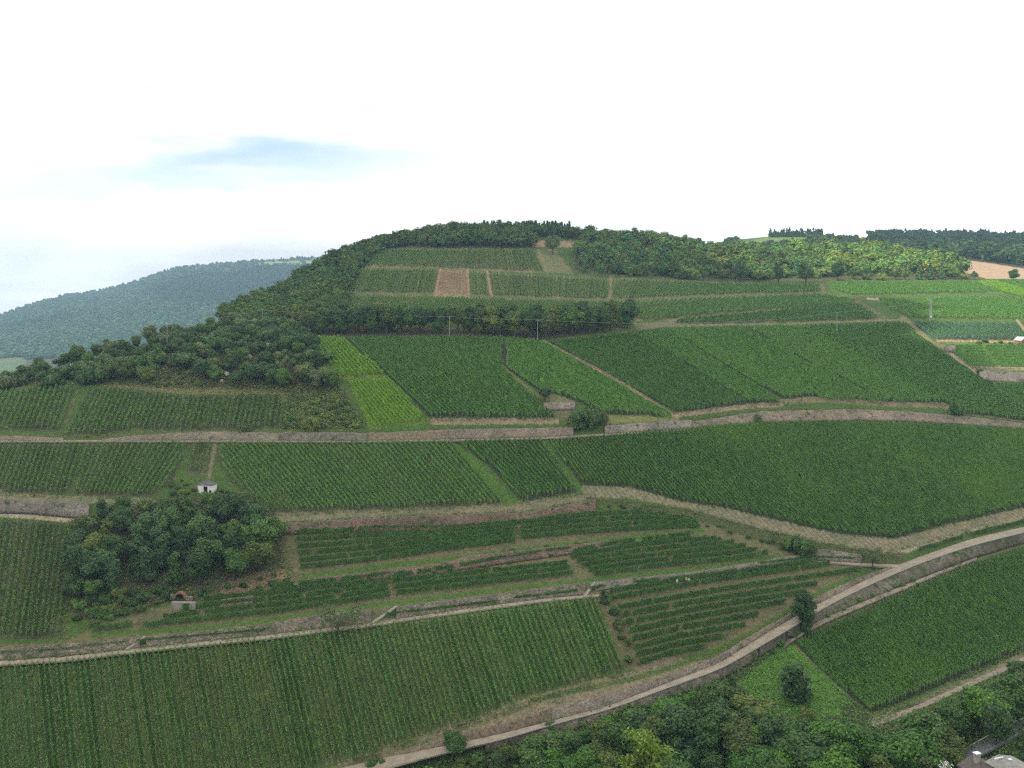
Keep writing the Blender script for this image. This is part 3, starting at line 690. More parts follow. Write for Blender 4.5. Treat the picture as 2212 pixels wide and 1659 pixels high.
VINE = {
 'vine_main': leafmat('vine_main', (.022, .075, .02), (.04, .125, .03), (.075, .19, .04), patch=(.06, .15, .03), patch_scale=.05),
 'vine_main_dark': leafmat('vine_main_dark', (.02, .068, .022), (.034, .108, .03), (.06, .155, .038)),
 'vine_front': leafmat('vine_front', (.022, .078, .018), (.042, .125, .026), (.085, .2, .04), patch=(.075, .14, .025), patch_scale=.04),
 'vine_slope': leafmat('vine_slope', (.018, .066, .016), (.034, .11, .024), (.06, .165, .032), patch=(.055, .145, .022), patch_scale=.025),
 'vine_terr': leafmat('vine_terr', (.018, .062, .022), (.03, .095, .03), (.06, .15, .035)),
 'vine_mid': leafmat('vine_mid', (.024, .085, .018), (.042, .13, .026), (.07, .185, .034), patch=(.06, .15, .028)),
 'vine_mid_dark': leafmat('vine_mid_dark', (.018, .066, .019), (.032, .105, .027), (.055, .15, .032), patch=(.045, .13, .026)),
 'vine_dark': leafmat('vine_dark', (.014, .054, .018), (.025, .085, .025), (.042, .12, .028)),
 'vine_light': leafmat('vine_light', (.038, .11, .022), (.062, .165, .03), (.1, .225, .04)),
 'vine_light2': leafmat('vine_light2', (.03, .1, .028), (.05, .145, .038), (.085, .195, .05)),
 'vine_yellow': leafmat('vine_yellow', (.068, .14, .008), (.1, .19, .01), (.14, .235, .014)),
 'vine_hill': leafmat('vine_hill', (.032, .084, .024), (.054, .122, .032), (.09, .17, .042)),
 'vine_hill_light': leafmat('vine_hill_light', (.034, .1, .024), (.058, .15, .032), (.095, .2, .04)),
 'vine_young': leafmat('vine_young', (.06, .085, .035), (.085, .11, .045), (.12, .14, .055)),
 'vine_blue': leafmat('vine_blue', (.02, .08, .035), (.034, .12, .05), (.06, .16, .06)),
}
POST = plain('post_wood', (.2, .18, .15), .8, .2, 2.0); POSTL = plain('post_light', (.42, .4, .35), .8, .2, 2.0)
NET = plain('net_blue', (.11, .22, .30), .7, .2, 1.0)
STEM = plain('vine_stem', (.05, .045, .03), .9, .2, 4.0)

def world_row(run, step, lift=0.0):
    q = P(run[:, 0], run[:, 1])
    L = np.concatenate([[0], np.cumsum(np.linalg.norm(np.diff(q, axis=0), axis=1))])
    if L[-1] < step * 2: return None
    t = np.arange(0, L[-1] + 1e-6, step)
    return np.stack([np.interp(t, L, q[:, k]) for k in range(3)], 1)

def vine_leaves(pts, h, dens, w, size, gapp=.03, low=.4, jit=.36):
    n = len(pts)
    d = unit(np.gradient(pts, axis=0)); nrm = unit(np.cross(d, [0, 0, 1.0]))
    hv = h * (1 + .10 * np.sin(np.arange(n) * .7 + rng.uniform(0, 6)) * rng.uniform(.3, 1) + rng.normal(0, .05, n))
    keep = rng.random(n) > gapp
    vig = np.clip(rng.normal(1, .16, n), .4, 1.5)
    k = int(max(2, dens))
    ii = np.repeat(np.where(keep)[0], k)
    sel = rng.random(len(ii)) < np.clip(vig[ii] * .85, 0, 1); ii = ii[sel]
    m = len(ii)
    f = rng.beta(1.25, 1.05, m)
    z = low + (hv[ii] - low) * f
    sid = rng.normal(0, 1, m) * w * (1.15 - .35 * f)
    step = np.linalg.norm(pts[1] - pts[0])
    c = pts[ii] + d[ii] * (rng.uniform(-.58, .58, m) * step)[:, None] + nrm[ii] * sid[:, None]
    c[:, 2] += z
    bias = nrm[ii] * np.sign(sid)[:, None] * (1.1 - 1.0 * f ** 2)[:, None] + np.array([0, 0, 1.0]) * (.1 + 1.1 * f ** 2)[:, None]
    sz = size * rng.uniform(.7, 1.35, m)
    v, f = leaf_quads(c, sz, bias, jitter=jit)
    # the dense middle of the hedge, one tilted sheet per vine
    kk = np.where(keep & (vig > .55))[0]; kk = kk[kk < n - 1]
    if len(kk):
        a, b = pts[kk] - d[kk] * .1 * step, pts[kk + 1] + d[kk] * .1 * step
        j = rng.normal(0, .06, (4, len(kk), 1)) * nrm[kk]
        zl = np.array([0, 0, low + .12]); zh = np.zeros((len(kk), 3)); zh[:, 2] = low + (hv[kk] - low) * rng.uniform(.68, .9, len(kk))
        core = np.stack([a + zl + j[0], b + zl + j[1], b + zh + j[2], a + zh + j[3]], 1).reshape(-1, 3)
        f = np.concatenate([f, np.arange(len(core)).reshape(-1, 4) + len(v)]); v = np.concatenate([v, core])
    return v, f

def box_quads(c0, c1, r):
    """square posts: base points c0, top points c1"""
    o = np.array([[-r, -r, 0], [r, -r, 0], [r, r, 0], [-r, r, 0]])
    v = np.concatenate([c0[:, None] + o, c1[:, None] + o], 1)
    f = np.array([[0, 1, 5, 4], [1, 2, 6, 5], [2, 3, 7, 6], [3, 0, 4, 7], [4, 5, 6, 7]])
    n = len(c0)
    return v.reshape(-1, 3), (f[None] + (np.arange(n) * 8)[:, None, None]).reshape(-1, 4)

def join(parts):
    vs, fs, mi, off = [], [], [], 0
    for v, f, k in parts:
        vs.append(v); fs.append(f + off); mi.append(np.full(len(f), k, np.int32)); off += len(v)
    return np.concatenate(vs), np.concatenate(fs), np.concatenate(mi)

post_me = None
def post_mesh():
    global post_me
    if post_me is None:
        v, f = box_quads(np.array([[0, 0, -.3]]), np.array([[0, 0, 1.8]]), .045)
        post_me = mesh_np('end_post', v, f); post_me.materials.append(POST)
    return post_me

n_leaf = 0; n_single = 0; CNT = {}
PLACE = {}
for p in PARCELS:
    runs = PROWS[p['key']]
    Ym = float(depth(np.array([p['poly'][0][0]]), np.array([p['poly'][0][1]]))[0])
    size = .34 * max(1.0, Ym / 400) ** .8
    pieces = []; nets = []
    stakes0, stakes1 = [], []
    for k, run in runs:
        pts = world_row(run, 1.15 if Ym < 560 else 1.6)
        if pts is None or len(pts) < 4: continue
        v, f = vine_leaves(pts, min(p['h'] * 1.15, 1.05 * p['ws'] + .45), p['dens'] * 2.0, (.165 if p['single'] or p['key'] == 'upper_left_wide' else .125) * p['ws'], size * .8 * min(1.25, max(.9, p['ws'] / 1.6)), p['gapp'])
        if len(f) == 0: continue
        n_leaf += len(f)
        if p['single']:
            n_single += 1
            e = empty('vine_row', pts[0])
            tag(e, p['label'], 'vine row', p['label']); CNT[p['key']] = CNT.get(p['key'], 0) + 1
            o = obj_np('foliage', v - pts[0], f, VINE[p['leaf']], e)
            for q in (pts[0], pts[-1]):
                link('end_post', post_mesh(), None, e, q - pts[0])
            st = pts[1::2] + rng.normal(0, .03, pts[1::2].shape)
            v2, f2 = box_quads(st - [0, 0, .2], st + [0, 0, .75], .03)
            obj_np('vine_stems', v2 - pts[0], f2, STEM, e)['kind'] = 'stuff'
        else:
            pieces.append((v, f, 0))
            if p['posts']:
                stakes0 += [pts[0], pts[-1]]
            if p['net']:
                d = unit(np.gradient(pts, axis=0)); nr = unit(np.cross(d, [0, 0, 1.0]))
                for sgn in (-1, 1):
                    lo = pts + nr * .3 * sgn + np.array([0, 0, .35]); hi = pts + nr * .27 * sgn + np.array([0, 0, .85])
                    vv_ = np.stack([lo, hi], 1).reshape(-1, 3); q = np.arange(len(pts) - 1) * 2
                    nets.append((vv_, np.stack([q, q + 2, q + 3, q + 1], 1), 0))
    if pieces:
        if stakes0:
            s0 = np.array(stakes0); v2, f2 = box_quads(s0 - [0, 0, .3], s0 + [0, 0, p['h'] + .28], .05 * max(1, Ym / 450))
            pieces.append((v2, f2, 1))
        v, f, mi = join(pieces)
        me = mesh_np('vineyard', v, f)
        o = link('vineyard', me, [VINE[p['leaf']], POSTL if p['key'] in ('hilltop', 'hill_far_right', 'hill_right') else POST])
        me.polygons.foreach_set('material_index', mi)
        tag(o, p['label'], 'vineyard', None, 'stuff')
    if nets:
        v, f, mi = join(nets)
        o = obj_np('netting', v, f, NET); tag(o, 'blue netting hung along the vine rows left of the brick cabin', 'netting', None, 'stuff')
for t in TERR:
    run = resample(t['pts'], 1.5)
    n = len(run); fr = np.linspace(0, 1, n)
    ok = np.ones(n, bool)
    for a, b in t['gaps']: ok &= ~((fr > a) & (fr < b))
    parts = []; ends = []; stems = []
    first = None
    for seg in np.split(np.arange(n)[ok], np.where(np.diff(np.arange(n)[ok]) > 1)[0] + 1):
        if len(seg) < 4: continue
        pts = world_row(run[seg], .9)
        if pts is None or len(pts) < 3: continue
        if first is None: first = pts[0]
        v, f = vine_leaves(pts, t['h'] * 1.6, 44, .18, .32, .02, .3)
        parts.append((v, f, 0)); ends += [pts[0], pts[-1]]; stems.append(pts)
    if not parts: continue
    n_single += 1
    v, f, mi = join(parts); n_leaf += len(f)
    e = empty('vine_row', first); tag(e, t['label'], 'vine row', t['group'])
    obj_np('foliage', v - first, f, VINE[t['leaf']], e)
    for q in ends[:2]: link('end_post', post_mesh(), None, e, q - first)
    st = np.concatenate(stems); v2, f2 = box_quads(st - [0, 0, .2], st + [0, 0, .5], .03)
    obj_np('vine_stems', v2 - first, f2, STEM, e)['kind'] = 'stuff'
print('vine leaves', n_leaf, 'single rows', n_single, CNT, len(TERR))

# ------------------------------------------------------------------ stone walls, roads, stairs
W_TAN = stonemat('stone_tan', (.15, .125, .092), (.235, .2, .15), (.33, .29, .22), 1.6, .4, .15)
W_GREY = stonemat('stone_grey', (.12, .108, .09), (.19, .17, .142), (.28, .255, .215), 1.5, .4, .3)
W_RED = stonemat('stone_red', (.11, .08, .06), (.17, .122, .09), (.25, .19, .145), 1.5, .4, .35)
W_LIGHT = stonemat('stone_light', (.16, .14, .115), (.25, .222, .18), (.34, .31, .26), 1.5, .45, .2)
W_ROUGH = stonemat('stone_rough', (.085, .07, .055), (.17, .14, .11), (.29, .25, .2), 1.25, .5, .45)
W_RET = stonemat('stone_retaining', (.11, .098, .078), (.16, .142, .112), (.215, .19, .155), 1.1, .6, .5)
BANK = plain('bank_earth', (.155, .12, .082), .95, .4, 1.2)
CONC = plain('concrete', (.31, .285, .245), .85, .15, 1.5)
ROAD = plain('road_concrete', (.275, .23, .17), .9, .22, .35)
TRACK = plain('track_earth', (.235, .195, .145), .95, .28, .6)
ASPH = plain('asphalt', (.13, .13, .135), .9, .12, .8)
WHITE = plain('white_paint', (.75, .75, .72), .6, .05, 2.0)

def wall(name, label, top, bot, mat, k=.35, ytop=None, rough=.07, ragged=1.0, cat='wall', cap=1.2, capmat=None, nvv=7):
    u0, u1 = max(min(q[0] for q in top), min(q[0] for q in bot)), min(max(q[0] for q in top), max(q[0] for q in bot))
    if ytop is None: u0 -= 2.5; u1 += 2.5
    n = max(4, int((u1 - u0) / 3.2))
    uu = np.linspace(u0, u1, n)
    vt = poly_at(top, uu, 38 if ytop is not None else 12) + np.interp(np.arange(n), np.arange(0, n + 3, 3), rng.normal(0, .55 * ragged, len(np.arange(0, n + 3, 3))))
    vb = poly_at(bot, uu, 38 if ytop is not None else 12) + 1.0
    yb = depth(uu, vb) * .9975
    yt = ytop(uu) if ytop is not None else yb + k * (depth(uu, vt) - yb)
    tt = np.linspace(0, 1, nvv)[None]
    pb, pt = ray(uu, vb, yb), ray(uu, vt, yt)
    g = pb[:, None] * (1 - tt[..., None]) + pt[:, None] * tt[..., None]
    nz_ = rng.normal(0, rough, g.shape[:2]); nz_[:, 0] = 0
    g[..., 1] += nz_; g[..., 2] += nz_ * .25
    g[:, 0, 2] -= .5
    pc = ray(uu, vt - cap, depth(uu, vt - cap) + .6)
    pc[:, 1] = np.maximum(pc[:, 1], pt[:, 1] + .5)
    g = np.concatenate([g, pc[:, None], (pc + np.array([0, .3, -1.5]))[:, None]], 1)
    a, b = g.shape[:2]
    ix = np.arange(a * b).reshape(a, b)
    f = [np.stack([ix[:-1, :-1], ix[1:, :-1], ix[1:, 1:], ix[:-1, 1:]], -1).reshape(-1, 4)]
    f.append(np.stack([ix[1:, 0], ix[:-1, 0], ix[:-1, -1], ix[1:, -1]], -1))
    f = np.concatenate(f)
    me = mesh_np(name, g.reshape(-1, 3), f)
    bm = bmesh.new(); bm.from_mesh(me)
    bm.verts.ensure_lookup_table()
    for r in (ix[0], ix[-1][::-1]):
        try: bm.faces.new([bm.verts[i] for i in r])
        except ValueError: pass
    bmesh.ops.recalc_face_normals(bm, faces=bm.faces); bm.to_mesh(me); bm.free()
    o = link(name, me, [mat, capmat or BANK])
    mi = np.zeros(len(me.polygons), np.int32)
    q = (np.arange((a - 1) * (b - 1)) % (b - 1)) >= nvv - 1
    mi[:len(q)][q] = 1
    me.polygons.foreach_set('material_index', mi)
    return tag(o, label, cat)

wall('stone_wall', 'low stone wall at the far left above the second vine slope', [(-60,941),(0,941),(60,943),(135,946)], [(-60,949),(0,950),(135,952)], W_TAN)
wall('stone_wall', 'long low stone wall below the wide left plot', [(222,948),(330,939),(430,933),(576,935),(600,936)], [(222,952),(330,951),(430,950),(600,952)], W_TAN)
wall('stone_wall', 'grey stone wall section under the shrubby corner', [(602,934),(690,934),(745,935),(792,937)], [(602,951),(690,952),(792,952)], W_GREY)
wall('earth_bank', 'overgrown earth bank below the yellow green vine strip', [(794,936),(870,933),(970,928)], [(794,951),(970,949)], BANK, .7, cat='bank')
wall('stone_wall', 'broad stone wall below the dark middle vineyard', [(972,928),(1090,926),(1160,925),(1236,923)], [(972,948),(1100,945),(1238,941)], W_TAN)
wall('stone_wall', 'short stone wall beside the small round tree', [(1177,870),(1240,869)], [(1177,884),(1240,882)], W_LIGHT)
wall('stone_wall', 'pale stone wall right of the big round bush', [(1309,920),(1400,913),(1492,908)], [(1309,937),(1400,931),(1492,925)], W_LIGHT)
wall('earth_bank', 'long bare brown bank above the big slope', [(1494,911),(1560,902),(1640,889),(1760,886),(1860,885),(1960,889),(2060,897),(2140,906),(2240,919),(2460,942)], [(1494,925),(1560,920),(1640,912),(1760,908),(1860,906),(1960,908),(2060,913),(2240,927),(2460,950)], stonemat('bank_stone', (.17, .14, .1), (.23, .19, .138), (.29, .245, .185), 1.3, .55, .35), .6, cat='bank')
wall('stone_wall', 'grey wall with rubble at the far left above the left plot', [(-60,1078),(0,1078),(60,1082),(190,1087)], [(-60,1104),(0,1105),(60,1106),(190,1118)], W_GREY, .5)
wall('stone_wall', 'long reddish stone wall above the upper terraces', [(597,1132),(717,1124),(886,1115),(1118,1108),(1200,1096),(1285,1080)], [(597,1152),(727,1146),(886,1145),(949,1146),(1118,1126),(1288,1106)], W_RED, .4, ragged=1.6)
wall('stone_wall', 'ruined brown wall between upper and middle terraces', [(657,1252),(900,1226),(1020,1201),(1180,1183),(1340,1166)], [(657,1262),(900,1243),(1020,1225),(1180,1202),(1340,1180)], W_RED, .5, ragged=1.5)
wall('stone_wall', 'crumbling stone bank along the pale path at the left', [(-60,1408),(0,1402),(130,1391),(300,1377)], [(-60,1430),(0,1427),(130,1417),(300,1400)], W_ROUGH, .6, ragged=1.6)
wall('stone_wall', 'stone bank along the pale path between two stone stairs', [(318,1376),(560,1350),(700,1327),(800,1315)], [(318,1398),(560,1373),(700,1357),(800,1346)], W_ROUGH, .6, ragged=1.6)
wall('stone_wall', 'stone bank above the pale path right of the middle stair', [(858,1311),(1000,1293),(1200,1266),(1262,1258)], [(858,1338),(1000,1316),(1200,1290),(1262,1284)], W_ROUGH, .6, ragged=1.6)
wall('stone_wall', 'grey wall behind the vine pickers', [(1288,1257),(1400,1246),(1500,1235),(1620,1217),(1700,1202),(1760,1196)], [(1288,1274),(1400,1259),(1500,1249),(1620,1231),(1700,1216),(1760,1206)], W_GREY, .5)
wall('stone_wall', 'grey wall left of the small leaning tree', [(1762,1186),(1800,1190),(1860,1198)], [(1762,1206),(1800,1211),(1860,1214)], W_GREY, .5)
wall('stone_wall', 'bright sunlit grey stone wall at the right edge', [(2118,800),(2150,801),(2212,805),(2300,808)], [(2118,820),(2150,822),(2212,825),(2300,828)], W_LIGHT, .4)
wall('stone_wall', 'small square wall end beside the stepped track', [(2044,748),(2063,746)], [(2044,758),(2063,760)], W_LIGHT, .2)
wall('stone_wall', 'small broken wall right of the tunnel arch', [(478,1295),(520,1290),(545,1288)], [(478,1311),(520,1307),(545,1303)], W_ROUGH, .4)

class Road:
    def __init__(s, name, label, up, lo, mat, flat=.8, cat='road', lift=.12, kind='structure'):
        u0 = max(min(q[0] for q in up), min(q[0] for q in lo)); u1 = min(max(q[0] for q in up), max(q[0] for q in lo))
        n = max(6, int((u1 - u0) / 4)); uu = np.linspace(u0, u1, n)
        s.up, s.lo, s.flat = up, lo, flat
        vu, vl = poly_at(up, uu, 38), poly_at(lo, uu, 38)
        yu = depth(uu, vu) * .9985
        s.uu = uu; s.yl = s._yl(uu); 
        t = np.linspace(0, 1, 5)[None, :, None]
        g = ray(uu, vu, yu)[:, None] * (1 - t) + ray(uu, vl, s.yl)[:, None] * t
        g[..., 2] += lift * .3
        low = g[:, -1:] + np.array([0, .1, -.5])
        g = np.concatenate([g, low], 1)
        a, b = g.shape[:2]; ix = np.arange(a * b).reshape(a, b)
        s.o = obj_np(name, g.reshape(-1, 3), np.stack([ix[:-1, :-1], ix[:-1, 1:], ix[1:, 1:], ix[1:, :-1]], -1).reshape(-1, 4), mat)
        tag(s.o, label, cat, None, kind)
    def _yl(s, u):
        vu, vl = poly_at(s.up, u, 38), poly_at(s.lo, u, 38)
        yu = depth(u, vu) * .9985
        yflat = yu * (vu - VH) / (vl - VH)
        yter = depth(u, vl) * .9985
        return np.minimum(yflat * s.flat + yter * (1 - s.flat), yter)
    def edge(s, u): return ray(u, poly_at(s.lo, u, 38), s._yl(u))

R2U = [(640,1683),(700,1668),(800,1644),(900,1622),(1008,1600),(1076,1586),(1195,1555),(1315,1524),(1434,1477),(1559,1429),(1620,1388),(1700,1341),(1770,1301),(1860,1257),(1925,1226),(1945,1219),(2000,1198),(2100,1163),(2212,1138),(2300,1118),(2460,1082)]
R2L = [(640,1700),(700,1690),(800,1668),(900,1642),(1008,1614),(1076,1600),(1211,1561),(1320,1532),(1434,1489),(1559,1445),(1640,1397),(1720,1350),(1780,1312),(1870,1267),(1940,1236),(2000,1212),(2100,1178),(2212,1150),(2300,1130),(2460,1094)]
road2 = Road('road', 'pale concrete vineyard road winding down along the terraces', R2U, R2L, ROAD)
path1U = [(-60,1432),(0,1428),(150,1418),(300,1400),(560,1374),(700,1358),(800,1346),(900,1330),(1100,1303),(1200,1291),(1294,1284)]
path1L = [(-60,1441),(0,1437),(150,1427),(300,1408),(560,1382),(700,1365),(800,1353),(900,1337),(1100,1309),(1200,1296),(1294,1288)]
Road('path', 'pale narrow path above the large front slope', path1U, path1L, ROAD, .6, 'path')
Road('path', 'thin pale path at the foot of the long stone walls', [(-60,950.5),(0,951),(300,950.5),(800,951.5),(1000,948),(1180,944),(1300,937),(1500,925)], [(-60,953.5),(0,954),(300,953.5),(800,954.5),(1000,951.5),(1180,947),(1300,940),(1500,927.5)], TRACK, .3, 'path')
Road('path', 'pale track joining the road at the small leaning tree', [(1780,1212),(1850,1216),(1900,1219),(1950,1220)], [(1780,1215),(1850,1220),(1900,1224),(1950,1227)], ROAD, .5, 'path')
Road('path', 'earth path below the retaining wall of the road', [(1693,1389),(1722,1366),(1773,1338),(1860,1302),(1986,1251),(2050,1226),(2110,1204)], [(1693,1397),(1722,1376),(1773,1347),(1860,1311),(1986,1258),(2050,1231),(2110,1208)], TRACK, .4, 'path')
Road('path', 'pale earth track below the lower right vine slope', [(1884,1560),(1958,1534),(2047,1494),(2136,1454),(2182,1434),(2240,1405),(2450,1316)], [(1884,1572),(1958,1545),(2047,1505),(2136,1466),(2182,1446),(2240,1417),(2450,1328)], TRACK, .6, 'path')
R3U = [(2080,1620),(2107,1603),(2140,1585),(2180,1563),(2212,1549),(2320,1512)]
R3L = [(2080,1650),(2107,1635),(2140,1622),(2160,1611),(2187,1595),(2212,1580),(2320,1540)]
Road('road', 'grey asphalt road in the valley at the lower right corner', R3U, R3L, ASPH, .9)
def off(a, b, f): return [(p[0], p[1] * (1 - f) + q * f) for p, q in zip(a, poly_at(b, np.array([x[0] for x in a])))]
Road('road_marking', 'white edge line of the valley road', off(R3U, R3L, .0), off(R3U, R3L, .05), WHITE, .9, lift=.25)
# kerb along the outer edge of the vineyard road
uu = np.linspace(905, 2455, 380); e = road2.edge(uu); e[:, 2] += .03
prof = np.array([[0, .18, 0], [0, .18, .16], [0, -.12, .16], [0, -.12, -.22], [0, .18, -.22]])
g = e[:, None] + prof[None]; ix = np.arange(g.shape[0] * 5).reshape(-1, 5)
o = obj_np('kerb', g.reshape(-1, 3), np.concatenate([np.stack([ix[:-1, i], ix[1:, i], ix[1:, (i + 1) % 5], ix[:-1, (i + 1) % 5]], -1) for i in range(5)]), CONC)
tag(o, 'concrete kerb along the outer edge of the vineyard road', 'kerb', None, 'structure')
yl = lambda u: road2._yl(u) + .12
wall('retaining_wall', 'retaining wall with buttresses under the upper road bend', [(1640,1397),(1720,1350),(1780,1312),(1870,1267),(1940,1236),(2000,1212),(2100,1178),(2212,1150),(2300,1130),(2460,1094)], [(1640,1417),(1722,1366),(1773,1337),(1860,1300),(1940,1268),(1986,1249),(2077,1211),(2212,1170),(2300,1148),(2460,1112)], W_RET, ytop=yl, rough=.06, ragged=0, cap=.0)
wall('retaining_wall', 'low rubble wall under the road above the thicket', [(1048,1607),(1211,1561),(1320,1532),(1434,1489),(1559,1445),(1638,1398)], [(1048,1624),(1211,1580),(1320,1548),(1434,1508),(1559,1466),(1638,1420)], W_RET, ytop=yl, rough=.1, ragged=0, cap=.0)
wall('stone_wall', 'dry stone wall above the road, right of the big roadside tree', [(1600,1386),(1650,1357),(1713,1322),(1769,1286),(1850,1250),(1925,1222)], [(1600,1401),(1650,1371),(1713,1334),(1769,1302),(1850,1262),(1925,1227)], W_TAN, .4)
wall('stone_wall', 'rubble stone wall above the road below the front slope', [(1195,1528),(1355,1490),(1480,1447),(1559,1413),(1598,1388)], [(1195,1555),(1315,1524),(1434,1477),(1559,1430),(1598,1402)], W_LIGHT, .4, ragged=1.5)
wall('earth_bank', 'brown earth bank above the road at the bottom edge', [(690,1672),(760,1655),(845,1636),(917,1613),(1012,1585),(1100,1560),(1193,1530)], [(690,1680),(760,1662),(845,1641),(917,1620),(1012,1600),(1100,1580),(1193,1556)], BANK, .5, cat='bank')
for i, u in enumerate((1792, 1842, 1893, 1938, 2060, 2150)):
    a = road2.edge(np.array([u]))[0]; vb = poly_at([(1640,1417),(1722,1366),(1773,1337),(1860,1300),(1940,1268),(1986,1249),(2077,1211),(2212,1170)], np.array([u]))[0]
    b = P1(u, vb); hh = a[2] - b.z
    MB().prism([(-.45, -.6), (.45, -.6), (.38, hh), (-.38, hh)], 0, 0) if False else None
    m = MB(); w2 = .4; d0, d1 = 1.0, .25
    vs = [(-w2, -d0, -.5), (w2, -d0, -.5), (w2, -d1, hh - .3), (-w2, -d1, hh - .3), (-w2, .6, -.5), (w2, .6, -.5), (w2, .6, hh - .3), (-w2, .6, hh - .3)]
    bv = [m.bm.verts.new(x) for x in vs]
    for q in ((0, 1, 2, 3), (1, 5, 6, 2), (4, 0, 3, 7), (3, 2, 6, 7), (5, 4, 7, 6), (0, 4, 5, 1)): m.bm.faces.new([bv[j] for j in q])
    o = m.build('buttress', W_RET, None, (a[0], a[1] + .05, b.z))
    tag(o, 'stone buttress propping the retaining wall of the road', 'buttress', 'buttresses of the road wall')

def stairs(a, b, n, w, label, mat=CONC, drop=1.2):
    a, b = Vector(a), Vector(b)   # foot, head
    d = b - a; flat = Vector((d.x, d.y, 0)); L = flat.length; ang = math.atan2(flat.y, flat.x)
    m = MB(); rise = d.z / n; run = L / n
    pts = [(0, -drop)]
    for i in range(n): pts += [(i * run, (i + 1) * rise), ((i + 1) * run, (i + 1) * rise)]
    pts.append((L, -drop + d.z))
    m.prism(pts, -w / 2, w / 2)
    o = m.build('stone_stair', mat, None, a); o.rotation_euler = (0, 0, ang)
    tag(o, label, 'stairs'); return o
for (u0, v0, u1, v1, n, lb) in ((801,1346,858,1309,20,'pale stone stair climbing the bank right of the small airy tree'), (1262,1285,1284,1257,14,'stone stair near the end of the pale path'), (277,1400,316,1374,14,'leftmost stone stair below the bushes at the copse')):
    A, B = P1(u0, v0), P1(u1, v1); A.y -= 1.6; B.y -= 1.2; A.z += .2; B.z += .35
    stairs(A, B, n, 1.0, lb, CONC, .35)
for (u0, v0, u1, v1, lb) in ((1907,1277,1889,1258,'short flight of steps against the road wall, upper one'), (1728,1367,1700,1349,'short flight of steps against the road wall beside the big tree')):
    A = P1(u0, v0); e = road2.edge(np.array([u1]))[0]; A.y -= .6
    stairs(A, (e[0], e[1] - .5, e[2] - .1), 12, .9, lb, W_RET)

# ------------------------------------------------------------------ trees
def quadsphere(n=2):
    t = np.linspace(-1, 1, n + 1)
    V_, F_ = [], []
    for ax in range(3):
        for sg in (-1, 1):
            base = len(V_)
            for a in t:
                for b in t:
                    p = [0, 0, 0]; p[ax] = sg; p[(ax + 1) % 3] = a; p[(ax + 2) % 3] = b * sg
                    V_.append(p)
            for i in range(n):
                for j in range(n):
                    q = base + i * (n + 1) + j
                    F_.append([q, q + n + 1, q + n + 2, q + 1])
    return unit(np.array(V_, float)), np.array(F_)
QS2 = quadsphere(2); QS1 = quadsphere(1)

def crown_lobes(seed, kind):
    """lobes (centre, radius) of a crown that is 1 high (ground to top)"""
    r = np.random.default_rng(seed)
    L = []
    if kind == 'oak':
        n = r.integers(13, 18)
        for i in range(n):
            a = r.uniform(0, 6.28); q = math.sqrt(r.uniform(0, 1)); z = r.uniform(-1, 1)
            k = math.sqrt(max(0, 1 - z * z * .8))
            L.append(((.30 * q * k * math.cos(a), .30 * q * k * math.sin(a), .56 + .27 * z), r.uniform(.13, .2)))
        L.append(((0, 0, .55), .24))
    elif kind == 'tall':
        n = 14
        for i in range(n):
            f = i / (n - 1); a = r.uniform(0, 6.28); q = r.uniform(.02, .17) * (1 - .5 * f)
            L.append(((q * math.cos(a), q * math.sin(a), .22 + .66 * f), r.uniform(.11, .16) * (1.15 - .35 * f)))
    elif kind == 'bush':
        n = r.integers(9, 13)
        for i in range(n):
            a = r.uniform(0, 6.28); q = math.sqrt(r.uniform(0, 1)) * .52
            L.append(((q * math.cos(a), q * math.sin(a), r.uniform(.18, .66) * (1.1 - q * .7)), r.uniform(.22, .36)))
    elif kind == 'airy':
        n = 16
        for i in range(n):
            a = r.uniform(0, 6.28); q = math.sqrt(r.uniform(.05, 1)) * .5
            L.append(((q * math.cos(a), q * math.sin(a), .6 + r.uniform(-.22, .28) * (1 - q * .6)), r.uniform(.1, .17)))
    elif kind == 'cypress':
        n = 12
        for i in range(n):
            f = i / (n - 1); a = r.uniform(0, 6.28)
            L.append(((.06 * math.cos(a), .06 * math.sin(a), .12 + .76 * f), .2 * (1 - .55 * abs(f - .35) ** 1.0) * r.uniform(.85, 1.1)))
    return [(np.array(c), q) for c, q in L]

